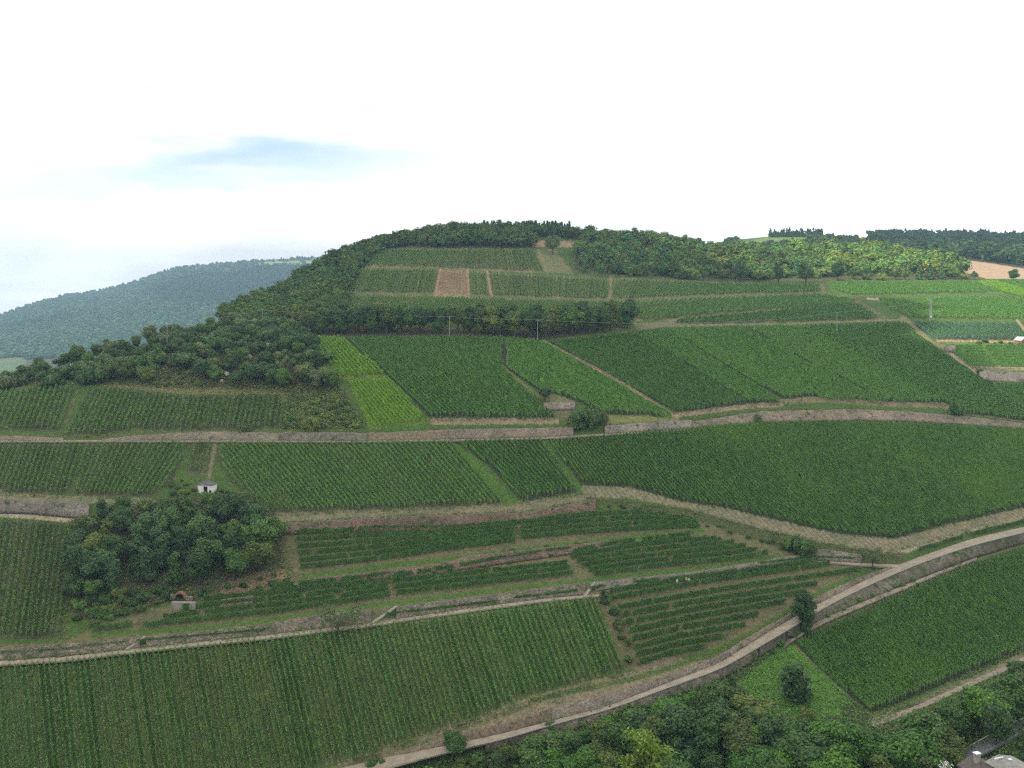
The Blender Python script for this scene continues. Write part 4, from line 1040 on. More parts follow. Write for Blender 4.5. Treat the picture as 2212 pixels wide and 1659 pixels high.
def crown(seed, kind, quads, leaf, core=True, qs=QS2):
    r = np.random.default_rng(seed + 1000)
    vs, fs, off = [], [], 0
    if kind == 'conifer':
        n = quads
        f = r.beta(1, 1.35, n); a = r.uniform(0, 6.28, n)
        tier = .5 + .5 * np.abs(((f * 9) % 1) - .5) * 2
        rad = .24 * (1 - f) ** .85 * (.45 + .6 * tier) * r.uniform(.6, 1.05, n) + .01
        c = np.stack([rad * np.cos(a), rad * np.sin(a), .1 + .88 * f - rad * .25], 1)
        bias = np.stack([np.cos(a), np.sin(a), np.full(n, .9)], 1)
        v, q = leaf_quads(c, leaf * r.uniform(.7, 1.3, n), bias, r, .45, 1.5)
        vs.append(v); fs.append(q); off += len(v)
        k = qs[0] * np.array([.1, .1, .42]) + np.array([0, 0, .45]); k[:, :2] *= (1.15 - k[:, 2:3])
        vs.append(k); fs.append(qs[1] + off)
        return np.concatenate(vs), np.concatenate(fs)
    L = crown_lobes(seed, kind)
    A = np.array([q ** 2 for c, q in L]); A /= A.sum()
    cs, bs = [], []
    for (c, q), w in zip(L, A):
        n = max(2, int(quads * w))
        d = unit(r.normal(0, 1, (n, 3)) + np.array([0, 0, .35]))
        p = c + d * (q * r.uniform(.72, 1.12, (n, 1))) * np.array([1, 1, .9])
        ins = np.zeros(n, bool)
        for c2, q2 in L:
            if c2 is not c: ins |= ((p - c2) ** 2).sum(1) < (q2 * .72) ** 2
        p, d = p[~ins], d[~ins]
        if kind in ('airy',): 
            kp = r.random(len(p)) < .62; p, d = p[kp], d[kp]
        cs.append(p); bs.append(d + np.array([0, 0, .45]))
    c = np.concatenate(cs); b = np.concatenate(bs)
    c[:, 2] = np.maximum(c[:, 2], .03)
    v, q = leaf_quads(c, leaf * r.uniform(.65, 1.4, len(c)), b, r, .55)
    vs.append(v); fs.append(q); off += len(v)
    if core and kind != 'airy':
        for c, w in L:
            k = qs[0] * (w * .74) * r.uniform(.85, 1.1, (len(qs[0]), 1)) + c
            k[:, 2] = np.maximum(k[:, 2], .02)
            vs.append(k); fs.append(qs[1] + off); off += len(k)
    return np.concatenate(vs), np.concatenate(fs)

def TL(name, d, m_, l, **k): return leafmat(name, d, m_, l, .16, tree=True, **k)
TONES = {
 'dark': TL('tree_dark', (.024, .055, .024), (.042, .09, .034), (.07, .135, .046)),
 'mid': TL('tree_mid', (.032, .074, .024), (.055, .118, .034), (.088, .168, .046)),
 'olive': TL('tree_olive', (.046, .074, .024), (.076, .116, .034), (.115, .158, .046)),
 'yellow': TL('tree_yellow', (.066, .108, .02), (.11, .165, .03), (.16, .22, .045)),
 'blue': TL('tree_blue', (.036, .078, .04), (.058, .12, .058), (.085, .165, .075)),
 'grey': TL('tree_grey', (.054, .084, .044), (.085, .125, .064), (.13, .172, .09)),
 'fresh': TL('tree_fresh', (.036, .096, .018), (.06, .15, .026), (.098, .21, .038)),
 'pale': TL('tree_pale', (.06, .095, .03), (.1, .15, .045), (.17, .215, .085)),
 'conifer': TL('tree_conifer', (.018, .046, .026), (.03, .072, .04), (.05, .105, .056)),
}
TONE_WORDS = {'dark': 'dark green', 'mid': 'mid green', 'olive': 'olive green', 'yellow': 'yellowish green', 'blue': 'bluish green', 'grey': 'greyish green', 'fresh': 'fresh green', 'pale': 'pale green', 'conifer': 'blackish green'}
BARK = plain('bark', (.085, .066, .05), .95, .3, 3.0)
LOB = {}
KINDS = {'oak': (6, 2600, .042), 'tall': (4, 2000, .042), 'bush': (5, 1400, .068), 'airy': (2, 2600, .04), 'cypress': (1, 1100, .055), 'conifer': (2, 700, .085)}
CROWN_ME, TRUNK_ME = {}, {}
def crown_mesh(kind, i):
    if (kind, i) not in CROWN_ME:
        v, f = crown(100 * (list(KINDS).index(kind) + 1) + i, kind, KINDS[kind][1], KINDS[kind][2])
        me = mesh_np('crown', v, f); me.materials.append(TONES['mid'])
        CROWN_ME[kind, i] = me
    return CROWN_ME[kind, i]
def trunk_mesh(kind):
    if kind not in TRUNK_ME:
        m = MB()
        h = {'oak': .55, 'tall': .6, 'bush': .4, 'airy': .55, 'cypress': .5, 'conifer': .8}[kind]
        w = {'bush': .02, 'airy': .026}.get(kind, .03)
        m.tube([(0, 0, -.08), (.005, .004, h * .3), (-.01, .01, h * .65), (0, 0, h)], [w * 1.3, w, w * .7, w * .3])
        if kind != 'conifer':
            for a in (.3, 2.2, 4.4):
                m.tube([(0, 0, h * .35), (.08 * math.cos(a), .08 * math.sin(a), h * .7), (.17 * math.cos(a), .17 * math.sin(a), h * 1.0)], [w * .6, w * .4, w * .15], 5)
        o = m.build('trunk', BARK, None, None, True); me = o.data; bpy.data.objects.remove(o)
        TRUNK_ME[kind] = me
    return TRUNK_ME[kind]
n_tree = 0
def tree(pos, h, kind, tone, label, group=None, cat=None, wide=1.0, name=None, rz=None, variant=None):
    global n_tree
    n_tree += 1
    bush = kind == 'bush'
    e = empty(name or ('shrub' if bush else 'tree'), pos, rng.uniform(0, 6.28) if rz is None else rz)
    tag(e, label, cat or ('shrub' if bush else 'tree'), group)
    i = int(rng.integers(0, KINDS[kind][0])) if variant is None else variant
    k = wide * rng.uniform(.92, 1.1)
    for nm, me in (('crown', crown_mesh(kind, i)), ('trunk', trunk_mesh(kind))):
        o = bpy.data.objects.new(nm, me); COL.objects.link(o); o.parent = e
        o.scale = (h * k, h * k, h)
        if nm == 'crown':
            o.material_slots[0].link = 'OBJECT'; o.material_slots[0].material = TONES[tone]
    return e

def scatter(poly, sep, n=4000, at=None, r=rng, hits=None):
    """points in a picture-bearing outline, at least sep metres apart on the ground"""
    ps = np.array(poly, float); lo, hi = ps.min(0), ps.max(0)
    u = r.uniform(lo[0], hi[0], n); v = r.uniform(lo[1], hi[1], n)
    m = pip(poly, u, v); u, v = u[m], v[m]
    q = P(u, v); keep = []
    cell = {}
    for i in range(len(u)):
        c = (int(q[i, 0] // sep), int(q[i, 1] // sep)); ok = True
        for a in (-1, 0, 1):
            for b in (-1, 0, 1):
                for j in cell.get((c[0] + a, c[1] + b), ()):
                    if (q[i, 0] - q[j, 0]) ** 2 + (q[i, 1] - q[j, 1]) ** 2 < sep * sep: ok = False; break
                if not ok: break
            if not ok: break
        if ok:
            cell.setdefault(c, []).append(i); keep.append(i)
    return u[keep], v[keep], q[keep]

def copse(poly, sep, hrange, kinds, tones, place, n=3000, wide=1.0, hfun=None):
    u, v, q = scatter(poly, sep, n)
    for i in np.argsort(-q[:, 1]):
        h = rng.uniform(*hrange)
        if hfun is not None: h = min(h, hfun(u[i], v[i]))
        if h < .8: continue
        kind = kinds[rng.integers(0, len(kinds))]; tone = tones[rng.integers(0, len(tones))]
        if h < 2.6 and kind != 'airy': kind = 'bush'
        nm = 'shrub' if kind == 'bush' else 'conifer' if kind == 'conifer' else 'tree'
        lb = f"{TONE_WORDS[tone]} {'shrub' if kind == 'bush' else nm} {place}"
        pos = Vector(q[i]); pos.z -= .15
        tree(pos, h, kind, tone, lb, lb, wide=wide * (1.0 if kind != 'bush' else rng.uniform(.85, 1.2)))

# merged, uncountable woods
def woodmat(name, d, m_, l):
    m = NM(name)
    geo = m.n('ShaderNodeNewGeometry')
    a = m.n('ShaderNodeAttribute'); a.attribute_name = 'tone'
    c = m.ramp(geo.outputs['Random Per Island'], [(0, d), (.55, m_), (1, l)])
    c = m.mix(1.0, c, a.outputs['Color'], 'MULTIPLY')
    p = m.n('ShaderNodeBsdfDiffuse'); m.l(c, p.inputs[0]); t = m.n('ShaderNodeBsdfTranslucent'); m.l(c, t.inputs[0])
    x = m.n('ShaderNodeMixShader'); x.inputs[0].default_value = .15
    m.l(p.outputs[0], x.inputs[1]); m.l(t.outputs[0], x.inputs[2]); m.l(x.outputs[0], m.out.inputs[0])
    return m.m
WOOD = woodmat('wood_leaves', (.07, .112, .032), (.102, .164, .044), (.134, .205, .054))
WOODHAZE = woodmat('hazed_wood_leaves', (.075, .125, .052), (.088, .145, .06), (.1, .165, .066))  # wood leaves with distance haze put into the colour, bluer and flatter
LODS = {}
def lod(kind, level, i):
    if (kind, level, i) not in LODS:
        q, lf = {('oak', 1): (420, .085), ('oak', 2): (44, .24), ('conifer', 1): (260, .11), ('conifer', 2): (50, .2), ('tall', 1): (300, .085), ('bush', 1): (200, .15), ('bush', 2): (50, .25), ('tall', 2): (60, .2)}[kind, level]
        LODS[kind, level, i] = crown(5000 + 37 * i + level, kind, q, lf, True, QS1)
    return LODS[kind, level, i]
def wood(name, label, items, level, mat=WOOD):
    """items: (pos, h, kind, tone rgb)"""
    vs, fs, ts_, off = [], [], [], 0
    for pos, h, kind, tone in items:
        v, f = lod(kind, level, int(rng.integers(0, 4)))
        a = rng.uniform(0, 6.28); ca, sa = math.cos(a), math.sin(a)
        k = h * rng.uniform(1.1, 1.65) * {'conifer': .7, 'tall': .95}.get(kind, 1.0)
        w = np.stack([(v[:, 0] * ca - v[:, 1] * sa) * k, (v[:, 0] * sa + v[:, 1] * ca) * k, v[:, 2] * h], 1) + pos
        vs.append(w); fs.append(f + off); off += len(v)
        ts_.append(np.broadcast_to(np.append(np.array(tone), 1), (len(v), 4)))
    me = mesh_np(name, np.concatenate(vs), np.concatenate(fs))
    at_ = me.attributes.new('tone', 'FLOAT_COLOR', 'POINT'); at_.data.foreach_set('color', np.concatenate(ts_).astype(np.float32).ravel())
    o = link(name, me, mat); tag(o, label, 'forest', None, 'stuff')
    print(name, len(items), len(me.polygons)); return o
def tone(r=rng, lo=.7, hi=1.3, warm=.12):
    g = r.uniform(lo, hi); w = r.normal(0, warm)
    return (g * (1 + w), g, g * (1 - w * .5))

def wood_items(poly, sep, hr, kinds, n, lo=.7, hi=1.3, warm=.12, mul=(1, 1, 1)):
    u, v, q = scatter(poly, sep, n)
    out = []
    for i in range(len(u)):
        t = tone(rng, lo, hi, warm); kd = kinds[rng.integers(0, len(kinds))]
        if kd == 'conifer': t = (t[0] * .62, t[1] * .68, t[2] * .85)
        out.append((q[i] - [0, 0, .4], rng.uniform(*hr), kd, tuple(a * b for a, b in zip(t, mul))))
    return out
# left flank and top of the main hill
it = wood_items([(482,700),(482,682),(500,676),(560,650),(640,614),(740,566),(840,533),(820,545),(780,580),(752,620),(742,690),(700,700)], 5.0, (7, 9.5), ['oak', 'oak', 'oak', 'tall'], 14000)
it += wood_items([(740,566),(840,534),(940,514),(1020,506),(1100,507),(1152,508),(1155,533),(1000,534),(822,534),(790,560)], 6.0, (9, 12.5), ['oak', 'oak', 'oak', 'tall'], 9000, .65, 1.15)
it += wood_items([(730,566),(800,542),(840,531),(880,524),(900,528),(830,538),(800,549),(765,575),(745,590)], 4.5, (8, 11), ['oak', 'oak', 'tall'], 4000, .65, 1.15)
for u_ in np.arange(505, 1110, 6.0):
    v_ = float(poly_at(RIDGE, u_)) + rng.uniform(1, 5); it.append((P(np.array([u_]), np.array([v_]))[0] - [0, 0, 1.0], (rng.uniform(10.5, 13.5) if 640 < u_ < 1000 else rng.uniform(7, 9.5)), 'oak', tone(rng, .7, 1.15)))
wood('hillside_forest', 'leafy wood covering the left flank and the top of the hill', it, 1)
it = wood_items([(1100,507),(1300,517),(1400,520),(1500,537),(1565,547),(1545,553),(1400,540),(1290,528),(1270,517),(1160,514)], 8.0, (9, 13), ['oak', 'tall', 'oak', 'oak'], 5000, .75, 1.35, .16)
for u_ in np.concatenate([np.arange(1040, 1110, 7.0), np.arange(1112, 1235, 5.5)]):
    q = P(np.array([u_ + rng.uniform(-2, 2)]), np.array([511.0]))[0]; it.append((q + [0, 12, -1], rng.uniform(11.5, 14.5), 'conifer', (.45, .55, .7)))
it += wood_items([(1270,517),(1400,540),(1545,555),(1570,549),(1700,548),(1760,560),(1785,585),(1600,590),(1423,582),(1300,575),(1240,560),(1262,535)], 8.5, (8, 13), ['oak', 'oak', 'tall'], 6000, .85, 1.65, .18)
it += wood_items([(1262,560),(1300,572),(1423,580),(1600,588),(1785,584),(1785,600),(1700,603),(1600,604),(1423,599),(1330,594),(1262,588)], 7.5, (6, 11), ['oak', 'oak', 'bush', 'tall'], 5000, .8, 1.6, .18)
for u_ in np.arange(1105, 1700, 6.0):
    v_ = float(poly_at(RIDGE, u_)) + rng.uniform(1, 4); it.append((P(np.array([u_]), np.array([v_]))[0] - [0, 0, 1.0], rng.uniform(7, 10), 'oak', tone(rng, .65, 1.1)))
wood('mixed_wood', 'mixed wood along the ridge right of the hilltop vineyard', it, 1)
it = wood_items([(1700,546),(1800,540),(1900,547),(2000,563),(2080,589),(2085,600),(1990,598),(1800,596),(1760,580)], 8.0, (9, 14), ['oak', 'oak', 'tall', 'conifer'], 7000, .95, 1.7, .16, (1.36, 1.3, 1.05))  # tones raised and warmed: sunlight put into the leaf colour
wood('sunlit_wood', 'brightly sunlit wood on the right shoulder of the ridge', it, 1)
# far woods
items = []
for i in range(13500):
    u_ = rng.uniform(-200, 740); t_ = rng.uniform(0, .96)
    v_, y_ = far_at(u_, t_)
    if t_ > .9 and u_ < 60: continue
    if pip([(560,566),(700,562),(700,570),(560,574)], u_, v_) and rng.random() < .85: continue
    q = ray(u_, v_, y_)
    big = rng.uniform(.8, 1.15); w_ = rng.normal(0, .08)
    big *= 1 - .12 * (t_ < .5)
    items.append((q - [0, 0, 3.5], rng.uniform(11, 15) if t_ > .03 else rng.uniform(10, 13.5), 'oak' if rng.random() < .82 else 'conifer', (.8 * big * (1 + w_), .9 * big, big * 1.1)))  # tone shifted towards blue: haze painted into each tree
wood('far_forest', 'forest over the long hill across the valley, haze blue put into its leaves', items, 2, WOODHAZE)
items = []
for i in range(2600):
    u_ = rng.uniform(1880, 2600); t_ = rng.uniform(0, .82)
    v_, y_ = back_at(u_, t_)
    if pip([(2075,556),(2120,562),(2212,576),(2500,596),(2500,640),(2050,640)], u_, v_): continue
    q = ray(u_, v_, y_); t = tone(rng, .5, .85, .06)
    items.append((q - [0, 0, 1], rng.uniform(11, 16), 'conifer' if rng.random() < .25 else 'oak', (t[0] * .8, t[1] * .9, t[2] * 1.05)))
for i in range(420):
    u_ = rng.uniform(1560, 1860); t_ = rng.uniform(.0, .3)
    v_, y_ = back_at(u_, t_)
    if pip([(1600,512),(1745,512),(1735,526),(1600,530)], u_, v_): continue
    q = ray(u_, v_, y_); items.append((q - [0, 0, 1], rng.uniform(5, 8), 'oak', tone(rng, .6, .95)))
for u_ in np.arange(1664, 1776, 3.0):
    v_, y_ = back_at(u_ + rng.uniform(-1.5, 1.5), .02); q = ray(u_, v_, y_); items.append((q, rng.uniform(6, 11.5), 'conifer', (.5, .62, .8)))
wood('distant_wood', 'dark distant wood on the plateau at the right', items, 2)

# countable trees
copse([(-40,850),(0,832),(60,818),(120,797),(200,772),(300,748),(400,726),(482,704),(560,704),(625,706),(652,728),(690,772),(715,815),(738,848),(640,838),(480,836),(430,834),(420,800),(395,775),(350,768),(330,800),(320,832),(200,826),(60,838)], 5.6, (6.0, 9.0), ['oak', 'oak', 'oak', 'bush'], ['dark', 'dark', 'mid', 'mid', 'olive', 'grey'], 'on the wooded knoll below the long power line', wide=1.2)
copse([(325,805),(350,770),(395,775),(420,800),(430,832),(330,834)], 4.0, (1.5, 2.6), ['bush'], ['olive', 'grey'], 'in the dry clearing on the knoll')
copse([(640,706),(900,712),(1172,716),(1371,700),(1370,708),(1300,716),(1172,733),(1000,722),(660,722)], 5.8, (12, 15), ['oak', 'tall', 'oak'], ['dark', 'dark', 'mid', 'olive'], 'in the tree belt below the hill vineyards', wide=1.05)
copse([(175,1160),(230,1128),(345,1118),(400,1108),(500,1105),(585,1140),(600,1200),(570,1235),(480,1266),(370,1270),(235,1285),(165,1262)], 6.0, (9.0, 13.5), ['oak', 'oak', 'oak', 'tall'], ['dark', 'dark', 'dark', 'dark', 'mid', 'blue', 'olive'], 'in the dense copse below the white hut', wide=1.15, n=5000, hfun=lambda u, v: (v - np.interp(u, [170, 240, 330, 400, 430, 480, 520, 600], [1092, 1068, 1074, 1064, 1058, 1056, 1060, 1090])) / px(u, v))
copse([(150,1205),(178,1165),(172,1262),(205,1292),(172,1318),(150,1300)], 5.0, (5, 8.5), ['oak', 'tall'], ['dark', 'dark', 'mid'], 'at the lower left edge of the copse', wide=1.2)
copse([(150,1230),(215,1270),(300,1288),(375,1275),(368,1292),(300,1322),(200,1352),(150,1335)], 3.4, (1.8, 4.2), ['bush', 'bush', 'oak'], ['dark', 'mid', 'olive'], 'on the left foot of the copse')
copse([(430,1272),(500,1268),(560,1245),(640,1240),(645,1256),(560,1272),(430,1296)], 4.2, (1.4, 3.0), ['bush'], ['dark', 'mid'], 'on the reddish scree right of the tunnel arch')
copse([(478,1050),(520,1062),(560,1085),(540,1090),(480,1072)], 3.2, (1.2, 2.6), ['bush'], ['olive', 'mid', 'dark'], 'right of the white hut')
copse([(378,1040),(412,1038),(420,1064),(380,1072),(360,1066)], 3.0, (1.2, 2.6), ['bush'], ['dark', 'olive'], 'left of the white hut')
copse([(625,862),(735,862),(780,925),(615,925)], 3.6, (1.2, 2.6), ['bush'], ['olive', 'yellow', 'mid'], 'in the shrubby corner left of the yellow green vines')
copse([(1300,1285),(1318,1290),(1340,1330),(1365,1400),(1372,1432),(1350,1425),(1325,1345)], 3.2, (1.6, 3.4), ['bush', 'bush', 'oak'], ['mid', 'dark', 'olive'], 'between the front slope and the triangular terraces')
copse([(1290,1092),(1360,1098),(1479,1112),(1560,1140),(1700,1182),(1690,1190),(1530,1140),(1400,1106)], 3.6, (.9, 1.9), ['bush'], ['dark', 'mid', 'olive'], 'along the wall below the bare row ends')
copse([(1640,1166),(1765,1184),(1880,1200),(1880,1208),(1765,1192),(1640,1176)], 3.2, (1.0, 2.0), ['bush'], ['dark', 'olive'], 'on the bank left of the small leaning tree')
copse([(845,1245),(1020,1218),(1200,1192),(1330,1176),(1330,1184),(1200,1204),(1020,1232),(845,1258)], 3.0, (.9, 1.8), ['bush'], ['dark', 'mid'], 'along the ruined wall of the middle terrace')
copse([(600,1270),(840,1244),(840,1256),(600,1284)], 2.8, (.9, 1.7), ['bush'], ['dark', 'mid'], 'above the middle terrace right of the copse')
copse([(1650,1412),(1722,1364),(1773,1335),(1860,1298),(1940,1266),(1990,1246),(1990,1252),(1940,1272),(1860,1304),(1773,1341),(1722,1370),(1655,1420)], 4.0, (1.0, 2.4), ['bush'], ['mid', 'dark', 'fresh'], 'at the foot of the retaining wall')
copse([(1060,1622),(1211,1577),(1320,1545),(1434,1505),(1559,1463),(1559,1472),(1434,1513),(1211,1586),(1060,1632)], 4.5, (1.0, 2.0), ['bush'], ['mid', 'fresh', 'olive'], 'at the foot of the low rubble wall under the road')
copse([(1000,1205),(1230,1175),(1440,1158),(1480,1163),(1230,1190),(1000,1218)], 3.4, (1.2, 2.2), ['bush'], ['dark', 'mid'], 'climbing over the ruined terrace wall')
def lim(u, v):
    top = np.interp(u, [880, 1048, 1211, 1395, 1559, 1640, 1700, 1826, 1884, 1960, 2050, 2136, 2240], [1668, 1618, 1572, 1520, 1464, 1500, 1549, 1553, 1570, 1550, 1508, 1470, 1424])
    return (v - top - 1) / px(u, v)
copse([(880,1680),(1048,1622),(1211,1576),(1395,1524),(1559,1468),(1600,1468),(1612,1540),(1660,1568),(1740,1580),(1800,1560),(1880,1588),(1960,1568),(2050,1525),(2136,1486),(2240,1442),(2330,1430),(2330,1500),(2212,1548),(2140,1580),(2095,1610),(2070,1625),(2050,1690),(2000,1740),(860,1740)], 4.2, (4.0, 12.0), ['oak', 'oak', 'oak', 'oak', 'tall', 'bush'], ['mid', 'mid', 'dark', 'olive', 'olive', 'fresh', 'fresh'], 'in the thicket at the bottom of the picture', n=9000, hfun=lim, wide=1.35)
copse([(2215,1585),(2330,1550),(2330,1690),(2225,1690)], 5.0, (4, 7), ['oak'], ['dark', 'mid'], 'beside the valley road at the right edge')

def single(u, v, hp, kind, tone_, label, wide=1.0, cat=None, name=None, **k):
    q = P1(u, v); q.z -= .1; h = hp / px(u, v)
    return tree(q, h, kind, tone_, label, None, cat, wide, name, **k)
single(1177, 868, 36, 'oak', 'dark', 'small round tree standing above the short stone wall', 1.15)
single(1263, 928, 58, 'bush', 'dark', 'big round dark bush beside the wall gap', .9, variant=1)
single(1303, 916, 34, 'bush', 'grey', 'greyish bush right behind the big round dark bush', .55)
single(2066, 902, 46, 'bush', 'mid', 'large bush at the right end of the long brown bank', .62)
single(1637, 914, 26, 'bush', 'mid', 'small bush hanging over the bank at the middle of the long wall', .55)
single(1741, 1360, 88, 'oak', 'dark', 'large dark roadside tree standing at the supported road', .95, variant=2)
single(1740, 1368, 46, 'bush', 'dark', 'dark ivy shrub under the large roadside tree', .5)
single(1885, 1229, 50, 'airy', 'grey', 'small leaning tree where the pale track meets the road', 1.05)
single(1717, 1513, 84, 'cypress', 'dark', 'dark columnar tree standing alone in the meadow', 1.75)
single(1738, 1566, 50, 'bush', 'olive', 'rounded olive shrub below the columnar tree', .6)
single(1720, 1196, 50, 'bush', 'mid', 'big mid green bush below the bare row ends', .8)
single(1752, 1204, 38, 'oak', 'dark', 'dark small tree right beside the big mid green bush', 1.1)
single(730, 1370, 68, 'airy', 'grey', 'airy wide greyish tree hanging over the pale path', 1.2)
single(1194, 550, 46, 'oak', 'olive', 'rounded tree standing before the brown hilltop field', 1.0)
single(524, 938, 32, 'bush', 'grey', 'greyish shrub below the wide left plot', .85)
single(672, 934, 52, 'bush', 'olive', 'large olive bush at the wall in the shrubby corner', .72)
single(18, 1096, 22, 'bush', 'dark', 'dark bush hanging on the wall at the far left', .7)
single(140, 1099, 16, 'bush', 'dark', 'small dark bush on the wall left of the copse')
single(978, 1640, 66, 'oak', 'mid', 'tree in front of the road bank at the bottom edge', 1.15)
single(815, 1672, 46, 'bush', 'mid', 'bush left of the road at the bottom edge', .7)
single(1188, 1578, 26, 'bush', 'dark', 'small dark bush overlapping the road kerb', .75)
single(1580, 1492, 34, 'tall', 'dark', 'small dark tree at the left corner of the meadow', 1.4)
single(1303, 1302, 30, 'tall', 'dark', 'small upright bush at the end of the pale path', 1.2)
single(2150, 1618, 105, 'oak', 'dark', 'tall dark tree in front of the valley road', .85)
single(2205, 1500, 80, 'oak', 'dark', 'large dark tree at the right edge above the valley road', .95)
single(2116, 812, 22, 'bush', 'dark', 'dark bush at the left end of the sunlit grey wall', .55)
single(2134, 832, 16, 'bush', 'dark', 'low dark bush below the left end of the sunlit grey wall')
single(2190, 606, 25, 'oak', 'mid', 'lone tree in front of the brown field at the right edge', 1.2)
single(410, 1296, 15, 'bush', 'dark', 'small dark shrub half hiding the right side of the tunnel arch', .7)
single(372, 1298, 12, 'bush', 'mid', 'small shrub at the left side of the tunnel arch', .7)
for u_, v_, h_, t_, l_ in ((1300, 597, 9, 'mid', 'first'), (1335, 599, 11, 'dark', ''), (1520, 607, 8, 'mid', ''), (1600, 609, 12.5, 'dark', ''), (1682, 611, 12, 'dark', ''), (1740, 611, 14, 'dark', ''), (1810, 607, 14, 'dark', ''), (1640, 609, 8, 'olive', ''), (1475, 604, 8, 'mid', ''), (1560, 608, 9, 'olive', '')):
    lb = f"{TONE_WORDS[t_]} round tree along the lower edge of the mixed wood"
    q = P1(u_, v_); tree(q, h_, 'oak', t_, lb, lb, wide=.9)
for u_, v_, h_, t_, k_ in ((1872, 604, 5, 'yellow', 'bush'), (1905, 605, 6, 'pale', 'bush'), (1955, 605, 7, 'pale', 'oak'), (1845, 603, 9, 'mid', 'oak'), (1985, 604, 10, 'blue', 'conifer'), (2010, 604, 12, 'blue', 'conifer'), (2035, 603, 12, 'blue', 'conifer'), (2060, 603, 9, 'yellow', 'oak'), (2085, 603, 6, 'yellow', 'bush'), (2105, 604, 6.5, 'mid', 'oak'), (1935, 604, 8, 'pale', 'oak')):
    nm = 'conifer' if k_ == 'conifer' else 'shrub' if k_ == 'bush' else 'tree'
    lb = f"sunlit {TONE_WORDS[t_]} {nm} along the lower edge of the bright wood"
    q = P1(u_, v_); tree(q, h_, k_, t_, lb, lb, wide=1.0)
copse([(2105,738),(2212,744),(2230,752),(2120,752)], 4.5, (1.4, 2.4), ['bush'], ['mid', 'fresh'], 'below the brick cabin')
# the leafy tree close to the viewpoint
vt_ = np.random.default_rng(5)
base = Vector((ray(1395, 1770, 118)[0], 118, CZ - 14 - 118 * .6))
e = empty('tree', base); tag(e, 'near pale leafy tree with long drooping leaves at the bottom edge', 'tree')
top = float(ray(1390, 1568, 118)[2]) - base.z
m = MB(); tips = []
m.tube([(0, 0, -1), (.1, 0, top * .4), (-.1, .1, top * .75), (.05, 0, top * .97)], [.22, .17, .1, .03])
for i in range(26):
    f = vt_.uniform(.45, .95); a = vt_.uniform(0, 6.28); Lb = (1.25 - f) * vt_.uniform(3.0, 8.5)
    p0 = Vector((0, 0, top * f)); p2 = p0 + Vector((math.cos(a) * Lb, math.sin(a) * Lb, vt_.uniform(.2, 2.2)))
    p1 = (p0 + p2) / 2 + Vector((0, 0, .5)); m.tube([p0, p1, p2], [.07, .045, .015], 5)
    for k in range(7): 
        w_ = .3 + .7 * k / 6; tips.append(p0.lerp(p2, w_) + Vector((0, 0, .5 * math.sin(w_ * 3.1))))
for k in range(10): tips.append(Vector((0, 0, top * (.75 + .025 * k))))
m.build('trunk', BARK, e, None, True)
cc, bb = [], []
for tpt in tips:
    n_ = 42
    cc.append(np.array(tpt) + vt_.normal(0, 1, (n_, 3)) * np.array([.5, .5, .38])); bb.append(vt_.normal(0, 1, (n_, 3)) * .5 + np.array([0, -.5, .6]))
v, f = leaf_quads(np.concatenate(cc), .26 * vt_.uniform(.7, 1.4, sum(len(c) for c in cc)), np.concatenate(bb), vt_, .5, 1.7)
obj_np('crown', v, f, leafmat('near_leaves', (.05, .085, .02), (.085, .13, .032), (.2, .25, .12), .3, tree=False), e)
print('trees', n_tree)

# rough low growth that covers banks (uncountable)
def cover(name, label, poly, n, h, size, mat, cat='undergrowth'):
    ps = np.array(poly, float); lo, hi = ps.min(0), ps.max(0)
    u = rng.uniform(lo[0], hi[0], n); v = rng.uniform(lo[1], hi[1], n); m = pip(poly, u, v)
    q = P(u[m], v[m]); q[:, 2] += rng.uniform(0, 1, len(q)) ** 1.5 * h
    vv_, ff = leaf_quads(q, size * rng.uniform(.6, 1.4, len(q)), np.tile([0, -.3, .9], (len(q), 1)), rng, .6)
    tag(obj_np(name, vv_, ff, mat), label, cat, None, 'stuff')
UG = leafmat('undergrowth', (.03, .055, .018), (.052, .088, .026), (.085, .12, .04), .15, patch=(.085, .085, .04), patch_scale=.15)
UGD = leafmat('undergrowth_dry', (.07, .075, .03), (.11, .115, .045), (.16, .15, .07), .1, patch=(.06, .1, .028), patch_scale=.2)
GR = leafmat('grass_blades', (.04, .095, .018), (.06, .135, .022), (.085, .175, .03), .2, patch=(.09, .14, .04), patch_scale=.25)
cover('undergrowth', 'rough undergrowth on the wooded knoll', KNOLL, 30000, .9, .7, UG)
cover('undergrowth', 'dark undergrowth in the copse', COPSE, 14000, .9, .5, UG)
cover('undergrowth', 'low tangled growth on the floor of the bottom thicket', [q for q in THICK if q[1] < 1750 and q[0] < 2320] + [(2320, 1700), (600, 1700)], 42000, 1.1, .5, leafmat('undergrowth_fresh', (.028, .065, .016), (.048, .1, .024), (.08, .15, .035), .15))
cover('undergrowth', 'dry scrub along the foot of the knoll', [(200,829),(480,838),(620,840),(610,850),(404,850),(270,838)], 2500, .5, .45, UGD)
cover('undergrowth', 'yellowish scrub in the shrubby corner', [(618,852),(735,850),(785,926),(610,928)], 6000, .9, .45, leafmat('scrub_yellow', (.05, .085, .016), (.085, .13, .024), (.13, .17, .035), .15, patch=(.05, .09, .026), patch_scale=.2))
cover('undergrowth', 'weeds along the bank under the bare row ends', [(1290,1086),(1479,1100),(1626,1139),(1773,1174),(1903,1196),(1950,1196),(1950,1212),(1850,1210),(1700,1186),(1530,1130),(1360,1096)], 6000, .8, .4, UG)
cover('grass', 'green grass strips between the stone terraces', [(655,1243),(840,1219),(1000,1202),(1118,1187),(1380,1158),(1520,1143),(1520,1149),(1380,1164),(1118,1195),(1000,1210),(840,1227),(655,1251)], 5000, .3, .3, GR, 'grass')
